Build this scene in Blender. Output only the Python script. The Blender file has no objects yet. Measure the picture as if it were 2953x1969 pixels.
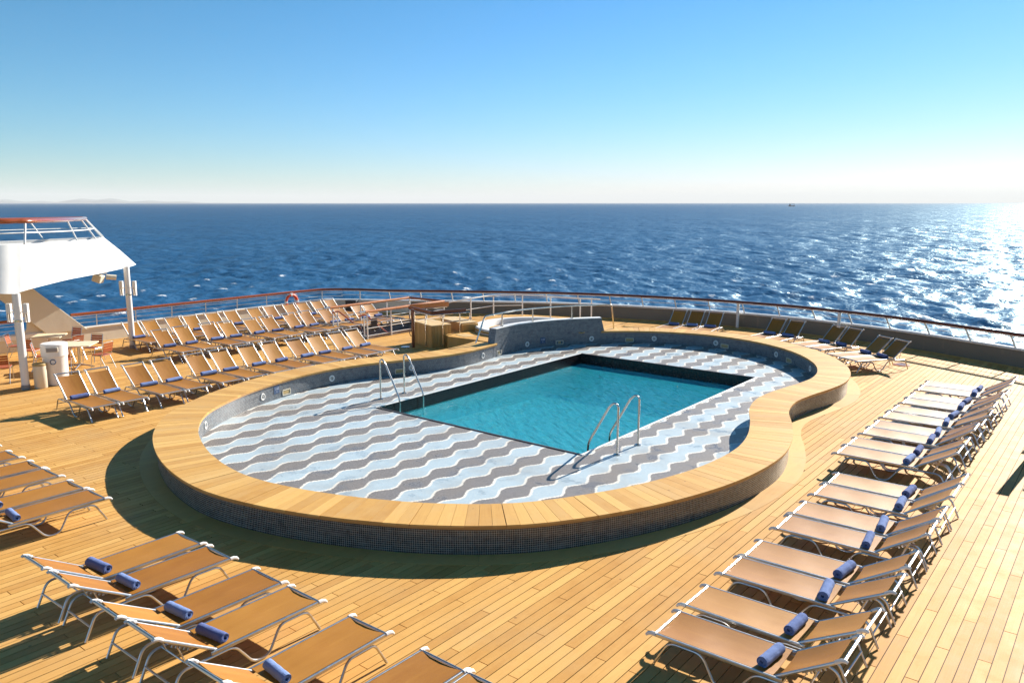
import bpy, bmesh, math, random
import numpy as np
from mathutils import Vector, Matrix, Euler
random.seed(7); rng = np.random.default_rng(7)
R = math.radians
scn = bpy.context.scene
col = scn.collection

# ------------------------------------------------------------------ camera, sky, sun, exposure
HEAD = R(51.65)                       # the ship's fore-aft axis is world Y; the camera looks across it
FWD = Vector((-math.cos(HEAD), math.sin(HEAD), 0))
CAM_H = 5.0
cam_d = bpy.data.cameras.new('camera'); cam = bpy.data.objects.new('camera', cam_d); col.objects.link(cam)
pitch = math.atan(318 / 1829.)
look = (FWD * math.cos(pitch) + Vector((0, 0, -math.sin(pitch))))
cam.location = (0, 0, CAM_H); cam.rotation_euler = look.to_track_quat('-Z', 'Y').to_euler()
cam_d.sensor_width = 36; cam_d.lens = 28.0; cam_d.clip_start = .1; cam_d.clip_end = 120000
scn.camera = cam
SUN_EL, SUN_AZ = R(27.0), R(3.6)      # azimuth from +Y towards +X
sun_dir = Vector((math.sin(SUN_AZ) * math.cos(SUN_EL), math.cos(SUN_AZ) * math.cos(SUN_EL), math.sin(SUN_EL)))
W = bpy.data.worlds.new('World'); scn.world = W; W.use_nodes = True
nt = W.node_tree; nt.nodes.clear()
sky = nt.nodes.new('ShaderNodeTexSky'); sky.sky_type = 'NISHITA'; sky.sun_disc = False
sky.sun_elevation = SUN_EL; sky.sun_rotation = SUN_AZ; sky.altitude = 0; sky.air_density = 1.0; sky.dust_density = 0.07; sky.ozone_density = 2.0
hs = nt.nodes.new('ShaderNodeHueSaturation'); hs.inputs['Saturation'].default_value = 1.0
bg = nt.nodes.new('ShaderNodeBackground'); bg.inputs[1].default_value = 0.050
wo = nt.nodes.new('ShaderNodeOutputWorld')
sep = nt.nodes.new('ShaderNodeSeparateColor'); cmb = nt.nodes.new('ShaderNodeCombineColor'); nt.links.new(sky.outputs[0], sep.inputs[0])
def curve(i, pivot, gain, power):                          # film-like tone of the sky, one gentle power per channel
    d = nt.nodes.new('ShaderNodeMath'); d.operation = 'DIVIDE'; d.inputs[1].default_value = pivot; nt.links.new(sep.outputs[i], d.inputs[0])
    p = nt.nodes.new('ShaderNodeMath'); p.operation = 'POWER'; p.inputs[1].default_value = power; nt.links.new(d.outputs[0], p.inputs[0])
    g = nt.nodes.new('ShaderNodeMath'); g.operation = 'MULTIPLY'; g.inputs[1].default_value = gain; nt.links.new(p.outputs[0], g.inputs[0]); return g.outputs[0]
r_, g_, b_ = curve(0, 3.19, .68, 2.0), curve(1, 4.16, 3.35, 1.08), curve(2, 5.53, 6.05, 1.27)
fl_ = nt.nodes.new('ShaderNodeMath'); fl_.operation = 'MULTIPLY_ADD'; fl_.inputs[1].default_value = .07; nt.links.new(g_, fl_.inputs[0]); nt.links.new(r_, fl_.inputs[2])
mn = nt.nodes.new('ShaderNodeMath'); mn.operation = 'MINIMUM'; nt.links.new(fl_.outputs[0], mn.inputs[0]); nt.links.new(g_, mn.inputs[1])
nt.links.new(mn.outputs[0], cmb.inputs[0]); nt.links.new(g_, cmb.inputs[1]); nt.links.new(b_, cmb.inputs[2]); nt.links.new(cmb.outputs[0], hs.inputs['Color']); nt.links.new(hs.outputs[0], bg.inputs[0]); nt.links.new(bg.outputs[0], wo.inputs[0])
sl = bpy.data.lights.new('sun', 'SUN'); sl.energy = 5.0; sl.angle = R(.53); sl.color = (1, .93, .82)
so = bpy.data.objects.new('sun', sl); col.objects.link(so); so.rotation_euler = sun_dir.to_track_quat('Z', 'Y').to_euler(); so.location = (0, 0, 60)
scn.view_settings.view_transform = 'Standard'; scn.view_settings.look = 'None'
scn.view_settings.exposure = 1.2; scn.view_settings.gamma = 1; scn.view_settings.use_curve_mapping = False

# ------------------------------------------------------------------ helpers
class MB:
    def __init__(s): s.v = []; s.f = []; s.uv = []; s.hasuv = False
    def add(s, vs, fs, uvs=None):
        n = len(s.v); s.v += [tuple(p) for p in vs]
        for k, f in enumerate(fs):
            s.f.append(tuple(i + n for i in f))
            if uvs: s.uv.append(uvs[k]); s.hasuv = True
            else: s.uv.append([(0, 0)] * len(f))
        return s
    def box(s, c, d, rz=0, ry=0, rx=0):
        m = Euler((rx, ry, rz)).to_matrix(); c = Vector(c)
        vs = [c + m @ Vector((x * d[0] / 2, y * d[1] / 2, z * d[2] / 2)) for x in (-1, 1) for y in (-1, 1) for z in (-1, 1)]
        return s.add(vs, [(0, 1, 3, 2), (4, 6, 7, 5), (0, 4, 5, 1), (2, 3, 7, 6), (0, 2, 6, 4), (1, 5, 7, 3)])
    def prism(s, poly, z0, z1):
        n = len(poly)
        vs = [(p[0], p[1], z0) for p in poly] + [(p[0], p[1], z1) for p in poly]
        fs = [tuple(range(n))[::-1], tuple(range(n, 2 * n))] + [(i, (i + 1) % n, n + (i + 1) % n, n + i) for i in range(n)]
        return s.add(vs, fs)
    def prism_x(s, poly, x0, x1):                     # poly of (y, z)
        n = len(poly)
        vs = [(x0, p[0], p[1]) for p in poly] + [(x1, p[0], p[1]) for p in poly]
        fs = [tuple(range(n))[::-1], tuple(range(n, 2 * n))] + [(i, (i + 1) % n, n + (i + 1) % n, n + i) for i in range(n)]
        return s.add(vs, fs)
    def tube(s, pts, r, seg=8, closed=False, caps=True, flat=None):
        P = [Vector(p) for p in pts]; n = len(P); rings = []; up = None
        for i in range(n):
            if closed: t = P[(i + 1) % n] - P[i - 1]
            else: t = P[min(i + 1, n - 1)] - P[max(i - 1, 0)]
            t.normalize()
            if up is None:
                a = Vector((0, 0, 1)) if abs(t.z) < .9 else Vector((1, 0, 0))
                up = (a - t * a.dot(t)).normalized()
            else:
                up = (up - t * up.dot(t)).normalized()
            b = t.cross(up); rr = r[i] if isinstance(r, (list, tuple)) else r
            fl = flat or 1
            rings.append([P[i] + (b * math.cos(2 * math.pi * k / seg) * fl + up * math.sin(2 * math.pi * k / seg)) * rr for k in range(seg)])
        vs = [v for q in rings for v in q]; fs = []
        for i in range(n if closed else n - 1):
            a = i * seg; b = ((i + 1) % n) * seg
            fs += [(a + k, a + (k + 1) % seg, b + (k + 1) % seg, b + k) for k in range(seg)]
        if caps and not closed: fs += [tuple(range(seg))[::-1], tuple(range((n - 1) * seg, n * seg))]
        return s.add(vs, fs)
    def lathe(s, prof, c=(0, 0, 0), seg=24):
        vs = [(c[0] + r * math.cos(2 * math.pi * k / seg), c[1] + r * math.sin(2 * math.pi * k / seg), c[2] + z) for r, z in prof for k in range(seg)]
        fs = []
        for i in range(len(prof) - 1):
            a = i * seg; b = a + seg
            fs += [(a + k, a + (k + 1) % seg, b + (k + 1) % seg, b + k) for k in range(seg)]
        if prof[0][0] > 1e-6: fs.append(tuple(range(seg))[::-1])
        if prof[-1][0] > 1e-6: fs.append(tuple(range((len(prof) - 1) * seg, len(prof) * seg)))
        return s.add(vs, fs)
    def xform(s, m):
        s.v = [tuple(m @ Vector(p)) for p in s.v]; return s

def rounded(pts, r=.06, n=5):
    P = [Vector(p) for p in pts]; out = [P[0]]
    for i in range(1, len(P) - 1):
        a = P[i - 1] - P[i]; b = P[i + 1] - P[i]; k = min(r, a.length * .49, b.length * .49)
        p0 = P[i] + a.normalized() * k; p1 = P[i] + b.normalized() * k
        for j in range(n + 1):
            t = j / n; out.append(p0 * (1 - t) ** 2 + P[i] * 2 * t * (1 - t) + p1 * t * t)
    out.append(P[-1]); return out

def catmull(pts, n=8, closed=False):
    P = [np.array(p, float) for p in pts]; N = len(P); out = []
    rngi = range(N) if closed else range(N - 1)
    for i in rngi:
        p0 = P[i - 1] if (closed or i > 0) else 2 * P[0] - P[1]
        p1 = P[i]; p2 = P[(i + 1) % N]
        p3 = P[(i + 2) % N] if (closed or i + 2 < N) else 2 * P[-1] - P[-2]
        for j in range(n):
            t = j / n
            out.append(.5 * ((2 * p1) + (p2 - p0) * t + (2 * p0 - 5 * p1 + 4 * p2 - p3) * t * t + (3 * p1 - p0 - 3 * p2 + p3) * t ** 3))
    if not closed: out.append(P[-1])
    return np.array(out)

def resample(p, step, closed=False):
    q = np.vstack([p, p[:1]]) if closed else p
    d = np.r_[0, np.cumsum(np.linalg.norm(np.diff(q, axis=0), axis=1))]
    n = max(2, int(round(d[-1] / step))); t = np.linspace(0, d[-1], n + 1)
    o = np.stack([np.interp(t, d, q[:, k]) for k in range(q.shape[1])], 1)
    return o[:-1] if closed else o

def normals2(p, closed=False):
    if closed: t = np.roll(p, -1, 0) - np.roll(p, 1, 0)
    else: t = np.gradient(p, axis=0)
    t = t[:, :2] / np.linalg.norm(t[:, :2], axis=1)[:, None]
    return np.stack([-t[:, 1], t[:, 0]], 1)           # left of travel

WL = {}                                               # world offset of each parent
def emit(name, mb, mat, parent=None, smooth=False, kind=None, label=None, bevel=0):
    me = bpy.data.meshes.new(name); me.from_pydata(mb.v, [], mb.f)
    if mb.hasuv:
        uvl = me.uv_layers.new(name='UVMap'); flat = [c for f in mb.uv for p in f for c in p]
        uvl.data.foreach_set('uv', flat)
    me.validate(); me.update()
    if mat: me.materials.append(mat)
    if smooth:
        me.polygons.foreach_set('use_smooth', [True] * len(me.polygons))
        try: me.set_sharp_from_angle(angle=R(40))
        except Exception: pass
    o = bpy.data.objects.new(name, me); col.objects.link(o)
    if parent is not None:
        o.parent = parent; o.location = -WL.get(parent.name, Vector()); WL[o.name] = Vector()
    else: WL[o.name] = Vector()
    if kind: o['kind'] = kind
    if label: o['label'] = label
    if bevel:
        b = o.modifiers.new('bevel', 'BEVEL'); b.width = bevel; b.segments = 2; b.limit_method = 'ANGLE'
    return o
def thing(name, label, cat, loc=(0, 0, 0), group=None, rz=0):
    o = bpy.data.objects.new(name, None); col.objects.link(o); o.location = loc; o.rotation_euler = (0, 0, rz)
    o.empty_display_size = .1; WL[o.name] = Vector(loc) if rz == 0 else Vector()
    o['label'] = label; o['category'] = cat
    if group: o['group'] = group
    return o
def tag(o, label, cat, group=None):
    o['label'] = label; o['category'] = cat
    if group: o['group'] = group
    return o
def copy_tree(o, parent=None):
    c = o.copy(); col.objects.link(c)
    if parent is not None: c.parent = parent
    for ch in list(o.children): copy_tree(ch, c)
    return c

# ------------------------------------------------------------------ materials
class NT:
    def __init__(s, name):
        s.m = bpy.data.materials.new(name); s.m.use_nodes = True; s.t = s.m.node_tree; s.t.nodes.clear()
        s.out = s.n('ShaderNodeOutputMaterial')
    def n(s, kind, **kw):
        x = s.t.nodes.new(kind)
        for k, v in kw.items(): setattr(x, k, v)
        return x
    def l(s, a, b): s.t.links.new(a, b)
    def set(s, sock, v):
        if hasattr(v, 'node'): s.l(v, sock)
        else: sock.default_value = v
    def math(s, op, a, b=None, c=None):
        x = s.n('ShaderNodeMath', operation=op)
        for i, v in enumerate((a, b, c)):
            if v is not None: s.set(x.inputs[i], v)
        return x.outputs[0]
    def mix(s, f, a, b, blend='MIX'):
        x = s.n('ShaderNodeMix', data_type='RGBA', blend_type=blend)
        s.set(x.inputs[0], f); s.set(x.inputs[6], a if hasattr(a, 'node') else (*a, 1)); s.set(x.inputs[7], b if hasattr(b, 'node') else (*b, 1))
        return x.outputs[2]
    def noise(s, vec, scale=5, detail=3, rough=.55, out=0):
        x = s.n('ShaderNodeTexNoise'); x.inputs['Scale'].default_value = scale; x.inputs['Detail'].default_value = detail; x.inputs['Roughness'].default_value = rough
        if vec is not None: s.l(vec, x.inputs['Vector'])
        return x.outputs[out]
    def mapping(s, vec, scale=(1, 1, 1), loc=(0, 0, 0)):
        x = s.n('ShaderNodeMapping'); s.l(vec, x.inputs[0]); s.set(x.inputs[1], loc); x.inputs[3].default_value = scale; return x.outputs[0]
    def ramp(s, f, stops):
        x = s.n('ShaderNodeValToRGB'); e = x.color_ramp.elements
        while len(e) < len(stops): e.new(.5)
        for i, (p, c) in enumerate(stops): e[i].position = p; e[i].color = (*c, 1) if len(c) == 3 else c
        s.l(f, x.inputs[0]); return x.outputs[0]
    def bsdf(s, base=None, rough=.5, metal=0, spec=.5, bump=None, bs=.3, bd=.01, **kw):
        p = s.n('ShaderNodeBsdfPrincipled')
        s.set(p.inputs['Base Color'], base if hasattr(base, 'node') else (*base, 1)); s.set(p.inputs['Roughness'], rough); s.set(p.inputs['Metallic'], metal)
        s.set(p.inputs['Specular IOR Level'], spec)
        for k, v in kw.items(): s.set(p.inputs[k.replace('_', ' ')], v)
        if bump is not None:
            b = s.n('ShaderNodeBump'); b.inputs['Strength'].default_value = bs; b.inputs['Distance'].default_value = bd
            s.l(bump, b.inputs['Height']); s.l(b.outputs[0], p.inputs['Normal'])
        s.l(p.outputs[0], s.out.inputs[0]); return p

def simple(name, base, rough=.5, metal=0, spec=.5, var=.12, scale=6, bump=.05, coat=0):
    t = NT(name); tc = t.n('ShaderNodeTexCoord').outputs['Object']
    nz = t.noise(tc, scale, 4); oi = t.n('ShaderNodeObjectInfo').outputs['Random']
    f = t.math('ADD', t.math('MULTIPLY', nz, .7), t.math('MULTIPLY', oi, .3))
    lo = tuple(c * (1 - var) for c in base); hi = tuple(min(1, c * (1 + var)) for c in base)
    rr = t.math('ADD', rough - .08, t.math('MULTIPLY', nz, .16))
    p = t.bsdf(t.mix(f, lo, hi), rr, metal, spec, bump=nz if bump else None, bs=bump, bd=.01)
    if coat: p.inputs['Coat Weight'].default_value = coat; p.inputs['Coat Roughness'].default_value = .12
    return t.m

def wood(name, dark, light, axis='Y', use_uv=False, rough=.45, spec=.5, knots=True):
    t = NT(name)
    if use_uv: vec = t.n('ShaderNodeUVMap').outputs[0]; sc = (1.6, 42, 1); sc2 = (.7, 9, 1)
    else:
        vec = t.n('ShaderNodeNewGeometry').outputs['Position']
        sc = (60, 1.7, 20) if axis == 'Y' else ((1.7, 60, 20) if axis == 'X' else (40, 40, 1.7)); sc2 = (9, .9, 6) if axis == 'Y' else ((.9, 9, 6) if axis == 'X' else (9, 9, .9))
    at = t.n('ShaderNodeAttribute', attribute_name='tone').outputs['Fac']
    oi = t.n('ShaderNodeObjectInfo').outputs['Random']
    tone = t.math('FRACT', t.math('ADD', at, oi))
    grain = t.noise(t.mapping(vec, sc), 1, 4, .6); broad = t.noise(t.mapping(vec, sc2), 1, 3); mott = t.noise(vec, 3.1, 4, .65)
    f = t.math('ADD', t.math('ADD', t.math('MULTIPLY', tone, .56), t.math('MULTIPLY', grain, .42)), t.math('MULTIPLY', broad, .34))
    f = t.math('ADD', f, -.18)
    base = t.ramp(f, [(.12, dark), (.55, tuple((a + b) / 2 for a, b in zip(dark, light))), (.95, light)])
    base = t.mix(t.math('MULTIPLY', t.math('GREATER_THAN', mott, .60), .16), base, tuple(c * .62 for c in dark))
    base = t.mix(t.ramp(mott, [(.3, (0, 0, 0)), (.75, (.28, .28, .28))]), base, tuple(min(1, c * 1.12) for c in light))
    wea = t.noise(t.mapping(vec, (.55, .55, .55), (3, 7, 0)), 1, 5, .62)
    base = t.mix(t.ramp(wea, [(.46, (0, 0, 0)), (.66, (.34, .34, .34))]), base, tuple(.55 * sum(dark) / 3 * k + .45 * d for k, d in zip((1.25, 1.0, .75), light)))
    spot = t.noise(t.mapping(vec, (5, 5, 5)), 1, 5, .7)
    base = t.mix(t.ramp(spot, [(.66, (0, 0, 0)), (.74, (.4, .4, .4))]), base, tuple(c * .45 for c in dark))
    if knots:
        vo = t.n('ShaderNodeTexVoronoi'); t.l(t.mapping(vec, (2.2, 2.2, 2.2)), vo.inputs['Vector']); vo.inputs['Scale'].default_value = 1
        k = t.math('LESS_THAN', vo.outputs['Distance'], .045)
        base = t.mix(t.math('MULTIPLY', k, .55), base, (.16, .08, .03))
    rr = t.math('ADD', rough - .1, t.math('MULTIPLY', mott, .22))
    t.bsdf(base, rr, 0, spec, bump=grain, bs=.16, bd=.004)
    return t.m

def mosaic(name, cols, grout, tile=.025, gw=.10, rough=.2):
    t = NT(name); uv = t.n('ShaderNodeUVMap').outputs[0]
    sx = t.n('ShaderNodeSeparateXYZ'); t.l(uv, sx.inputs[0])
    u = t.math('DIVIDE', sx.outputs[0], tile); v = t.math('DIVIDE', sx.outputs[1], tile)
    cb = t.n('ShaderNodeCombineXYZ'); t.l(t.math('FLOOR', u), cb.inputs[0]); t.l(t.math('FLOOR', v), cb.inputs[1])
    wn = t.n('ShaderNodeTexWhiteNoise', noise_dimensions='2D'); t.l(cb.outputs[0], wn.inputs['Vector'])
    fu = t.math('ABSOLUTE', t.math('SUBTRACT', t.math('FRACT', u), .5)); fv = t.math('ABSOLUTE', t.math('SUBTRACT', t.math('FRACT', v), .5))
    g = t.math('GREATER_THAN', t.math('MAXIMUM', fu, fv), .5 - gw)
    big = t.noise(uv, 2.3, 3)
    c = t.ramp(t.math('ADD', t.math('MULTIPLY', wn.outputs['Value'], .75), t.math('MULTIPLY', big, .25)), [(i / (len(cols) - 1), q) for i, q in enumerate(cols)])
    rows = t.noise(t.mapping(uv, (1.3, 36, 1)), 1, 3, .6); blot = t.noise(uv, 7, 4, .65)  # rows: glare along the grout lines, painted as paler streaks
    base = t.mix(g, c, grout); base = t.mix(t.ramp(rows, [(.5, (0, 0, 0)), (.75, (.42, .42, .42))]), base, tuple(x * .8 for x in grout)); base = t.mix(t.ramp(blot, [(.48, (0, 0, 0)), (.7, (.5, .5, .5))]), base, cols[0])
    t.bsdf(base, t.math('ADD', t.math('MULTIPLY', g, .5), rough), 0, .5, bump=t.math('SUBTRACT', 1, g), bs=.5, bd=.002)
    return t.m

def floor_mosaic(name):
    t = NT(name); pos = t.n('ShaderNodeNewGeometry').outputs['Position']
    sx = t.n('ShaderNodeSeparateXYZ'); t.l(pos, sx.inputs[0]); T = .025
    u = t.math('DIVIDE', sx.outputs[0], T); v = t.math('DIVIDE', sx.outputs[1], T)
    fu = t.math('FLOOR', u); fv = t.math('FLOOR', v)
    X = t.math('MULTIPLY', fu, T); Y = t.math('MULTIPLY', fv, T)
    sn = t.math('MULTIPLY', t.math('SINE', t.math('MULTIPLY', t.math('SUBTRACT', Y, 14.48), 2 * math.pi / .77)), .094)
    q = t.math('DIVIDE', t.math('ADD', X, 6.73), .845)
    def wrap(x): return t.math('SUBTRACT', t.math('FRACT', t.math('ADD', x, .5)), .5)
    dA = wrap(t.math('SUBTRACT', q, sn)); dB = wrap(t.math('ADD', t.math('SUBTRACT', q, .5), sn))
    aA = t.math('ABSOLUTE', dA); aB = t.math('ABSOLUTE', dB)
    near = t.math('LESS_THAN', aA, aB)
    g1 = t.math('GREATER_THAN', dA, 0); g2 = t.math('LESS_THAN', dB, 0)
    grey = t.math('ADD', t.math('MULTIPLY', near, g1), t.math('MULTIPLY', t.math('SUBTRACT', 1, near), g2))
    line = t.math('LESS_THAN', t.math('MINIMUM', aA, aB), .032)
    cb = t.n('ShaderNodeCombineXYZ'); t.l(fu, cb.inputs[0]); t.l(fv, cb.inputs[1])
    wn = t.n('ShaderNodeTexWhiteNoise', noise_dimensions='2D'); t.l(cb.outputs[0], wn.inputs['Vector']); rv = wn.outputs['Value']
    big = t.noise(pos, .9, 4)
    blue = t.mix(rv, (.345, .465, .55), (.435, .54, .60)); gr = t.mix(rv, (.10, .083, .078), (.165, .14, .13))
    c = t.mix(grey, blue, gr); c = t.mix(line, c, (.80, .76, .68))
    eu = t.math('ABSOLUTE', t.math('SUBTRACT', t.math('FRACT', u), .5)); ev = t.math('ABSOLUTE', t.math('SUBTRACT', t.math('FRACT', v), .5))
    g = t.math('GREATER_THAN', t.math('MAXIMUM', eu, ev), .41)
    c = t.mix(t.math('MULTIPLY', g, .6), c, (.50, .49, .47))
    c = t.mix(t.ramp(big, [(.45, (0, 0, 0)), (.72, (.42, .42, .42))]), c, (.25, .20, .15))
    wet = t.ramp(t.noise(pos, 1.7, 5, .65), [(.55, (0, 0, 0)), (.62, (1, 1, 1))]); c = t.mix(t.math('MULTIPLY', wet, .17), c, (.12, .13, .14))
    t.bsdf(c, t.math('SUBTRACT', .44, t.math('MULTIPLY', wet, .2)), 0, .4, bump=t.math('SUBTRACT', 1, g), bs=.3, bd=.0015)
    return t.m

M = {}
M['plank'] = wood('teak_deck', (.44, .21, .052), (.70, .415, .135), rough=.62, spec=.12)
M['board'] = wood('teak_coping', (.45, .225, .056), (.71, .44, .145), use_uv=True, rough=.55, spec=.2)
M['fascia'] = wood('teak_edge', (.40, .19, .05), (.55, .29, .09), axis='Z', knots=False, rough=.4)
M['margin'] = wood('teak_margin', (.44, .225, .055), (.66, .42, .145), rough=.6, spec=.2)
M['caulk'] = simple('deck_caulking', (.075, .045, .025), .8, var=.3)
M['counter'] = wood('teak_counter', (.42, .22, .06), (.60, .36, .12), axis='Z', knots=False)
M['counter_top'] = wood('teak_counter_top', (.55, .36, .15), (.74, .54, .28), axis='X', knots=False)
M['rail_wood'] = simple('varnished_rail', (.30, .065, .014), .22, spec=.5, var=.3, scale=9, coat=.8)
M['rail_light'] = simple('varnished_rail_light', (.50, .17, .035), .3, var=.22, scale=9, coat=.4)
M['dark_wood'] = simple('dark_varnished_wood', (.13, .035, .014), .3, var=.25, coat=.4)
def paint(name, base, rough=.36):
    t = NT(name); ps_ = t.n('ShaderNodeNewGeometry').outputs['Position']
    stk = t.noise(t.mapping(ps_, (5, 5, .35)), 1, 5, .65); pat = t.noise(ps_, .9, 4); dent = t.noise(ps_, 2.4, 2)
    c = t.mix(t.ramp(pat, [(.35, (0, 0, 0)), (.75, (.5, .5, .5))]), base, tuple(x * .9 for x in base))
    c = t.mix(t.ramp(stk, [(.60, (0, 0, 0)), (.78, (.34, .34, .34))]), c, (.46, .34, .22))
    t.bsdf(c, t.math('ADD', rough - .06, t.math('MULTIPLY', pat, .14)), 0, .45, bump=dent, bs=.22, bd=.03); return t.m
M['white'] = paint('white_paint', (.80, .78, .75))
M['cream'] = paint('cream_paint', (.70, .63, .50), .45)
M['bulwark'] = paint('shaded_cream_paint', (.17, .14, .098), .5)  # cream paint darkened: shade on the stern wall's inner face put into the colour
M['alu'] = simple('brushed_aluminium', (.56, .55, .54), .34, metal=1, var=.08, scale=14)
M['steel'] = simple('stainless_steel', (.60, .57, .53), .22, metal=1, var=.08, scale=10)
M['plastic'] = simple('end_cap_plastic', (.72, .68, .64), .4, var=.08)
t = NT('blue_towel'); tc = t.n('ShaderNodeTexCoord').outputs['Object']; oi = t.n('ShaderNodeObjectInfo').outputs['Random']
pile = t.noise(tc, 130, 3, .7); fold = t.noise(t.mapping(tc, (9, 4, 9)), 1, 3, .6)
cb_ = t.mix(oi, (.13, .165, .34), (.24, .34, .60)); cb_ = t.mix(t.math('MULTIPLY', pile, .5), cb_, (.07, .10, .27))
t.bsdf(cb_, .95, 0, .1, bump=t.math('ADD', t.math('MULTIPLY', pile, .5), t.math('MULTIPLY', fold, 2.2)), bs=.8, bd=.012); M['towel'] = t.m
M['orange'] = simple('life_ring_orange', (.72, .07, .015), .45, var=.12)
M['chair_wood'] = simple('red_brown_slats', (.36, .085, .025), .4, var=.2)
M['table_top'] = simple('cream_table_top', (.76, .66, .46), .4, var=.05)
M['dark'] = simple('dark_grey_metal', (.03, .03, .033), .5, var=.2)
M['grey'] = simple('grey_steps', (.30, .27, .25), .6, var=.15)
M['label_blue'] = simple('sign_blue', (.035, .07, .15), .35, var=.1)
M['ink'] = simple('sign_lettering', (.45, .5, .6), .5, var=.05)
M['brass'] = simple('skimmer_plate', (.42, .30, .13), .4, var=.15)
M['lamp_glass'] = simple('light_lens', (.45, .45, .42), .2, var=.1)
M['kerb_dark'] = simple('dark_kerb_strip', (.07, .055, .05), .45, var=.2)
M['hole'] = simple('dark_opening', (.02, .015, .012), .8, var=.2)
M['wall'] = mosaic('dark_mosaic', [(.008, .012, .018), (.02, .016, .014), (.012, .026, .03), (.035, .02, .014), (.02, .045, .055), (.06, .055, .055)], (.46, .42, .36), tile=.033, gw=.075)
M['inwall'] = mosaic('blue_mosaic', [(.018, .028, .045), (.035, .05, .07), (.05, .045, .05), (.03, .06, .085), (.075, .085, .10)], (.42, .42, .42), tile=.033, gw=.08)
M['floor'] = floor_mosaic('wave_mosaic')
M['dark_tile'] = mosaic('black_waterline_tile', [(.008, .008, .01), (.02, .012, .01), (.035, .016, .01)], (.03, .02, .018), tile=.05, gw=.04)
M['basin'] = mosaic('turquoise_tile', [(.50, .78, .80), (.56, .82, .84), (.60, .84, .86)], (.5, .72, .74), tile=.05, gw=.04)

# sling fabric
t = NT('tan_sling'); tc = t.n('ShaderNodeTexCoord').outputs['Object']; oi = t.n('ShaderNodeObjectInfo').outputs['Random']
wv = t.noise(t.mapping(tc, (60, 420, 60)), 1, 2); st = t.noise(t.mapping(tc, (1.2, 9, 1)), 1.6, 4, .65)
f = t.math('ADD', t.math('ADD', t.math('MULTIPLY', wv, .35), t.math('MULTIPLY', st, .4)), t.math('MULTIPLY', oi, .28))
b = t.ramp(f, [(.2, (.24, .082, .008)), (.55, (.36, .150, .017)), (.9, (.47, .225, .038))])
p = t.bsdf(b, t.math('ADD', .42, t.math('MULTIPLY', st, .2)), 0, .33, bump=wv, bs=.25, bd=.003); M['sling'] = t.m


# ------------------------------------------------------------------ outlines
CX = -11.46
half = [(0, 6.47), (1.3, 6.64), (2.6, 7.06), (3.85, 7.70), (4.95, 8.62), (5.75, 9.85), (6.3, 11.15), (6.62, 12.5), (6.68, 13.9), (6.48, 15.05), (6.1, 16.15), (5.68, 17.15), (5.5, 18.05), (5.56, 19.0), (5.72, 20.0), (5.78, 21.0), (5.6, 22.1), (5.12, 23.3), (4.3, 24.5), (3.3, 25.45), (2.1, 26.15), (1.0, 26.5)]
outline = [(CX + a, b) for a, b in half] + [(CX, 26.6)] + [(CX - a, b) for a, b in half[:0:-1]]
OUT = resample(catmull(outline, 10, True), .2, True)       # counter-clockwise, starts at the front
NRM = normals2(OUT, True)                                  # points inward
CW = .84
INN = OUT + NRM * CW
def inset(d): return OUT + NRM * d
POOL = (-14.47, -8.46, 12.95, 22.02)
WELL = (-24.25, -22.45, 19.75, 23.6)                       # stairwell opening

cap_pts = [(-29.9, -4), (-29.9, 6), (-29.85, 12), (-29.85, 18), (-29.8, 22.6), (-29.35, 23.7), (-27.5, 25.0), (-26.3, 25.75), (-24.8, 26.75), (-20.9, 29.0), (-18.2, 30.1), (-15.6, 30.75), (-13.5, 31.1), (-10.8, 31.17), (-9, 30.92), (-6.3, 30.25), (-3.5, 29.05), (-1.6, 28.15), (.5, 27.0), (3, 25.4), (4.6, 24.0), (5.2, 22.6), (5.3, 18), (5.3, 10), (5.3, -4)]
CAP = resample(catmull(cap_pts, 10), .3)
CN = -normals2(CAP)                                        # left of travel would be outboard; travel is clockwise -> right is inboard
if (CN[len(CN) // 2][1] > 0): CN = -CN

def y_spans(poly, x):
    ys = []
    n = len(poly)
    for i in range(n):
        a = poly[i]; b = poly[(i + 1) % n]
        if (a[0] - x) * (b[0] - x) < 0: ys.append(a[1] + (b[1] - a[1]) * (x - a[0]) / (b[0] - a[0]))
    ys.sort(); return ys
def stern_y(x):
    c = CAP; best = -9
    for i in range(len(c) - 1):
        a, b = c[i], c[i + 1]
        if (a[0] - x) * (b[0] - x) <= 0 and a[0] != b[0]: best = max(best, a[1] + (b[1] - a[1]) * (x - a[0]) / (b[0] - a[0]))
    return best - .12
def col_intervals(x, ring):
    top = stern_y(x); iv = [(-3.0, top)]
    sp = y_spans(ring, x)
    cut = []
    if len(sp) >= 2:
        for i in range(0, len(sp) - 1, 2): cut.append((sp[i], sp[i + 1]))
    if WELL[0] < x < WELL[1]: cut.append((WELL[2], WELL[3]))
    for a, b in cut:
        nv = []
        for p, q in iv:
            if b <= p or a >= q: nv.append((p, q))
            else:
                if a > p: nv.append((p, a))
                if b < q: nv.append((b, q))
        iv = nv
    return iv

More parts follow.
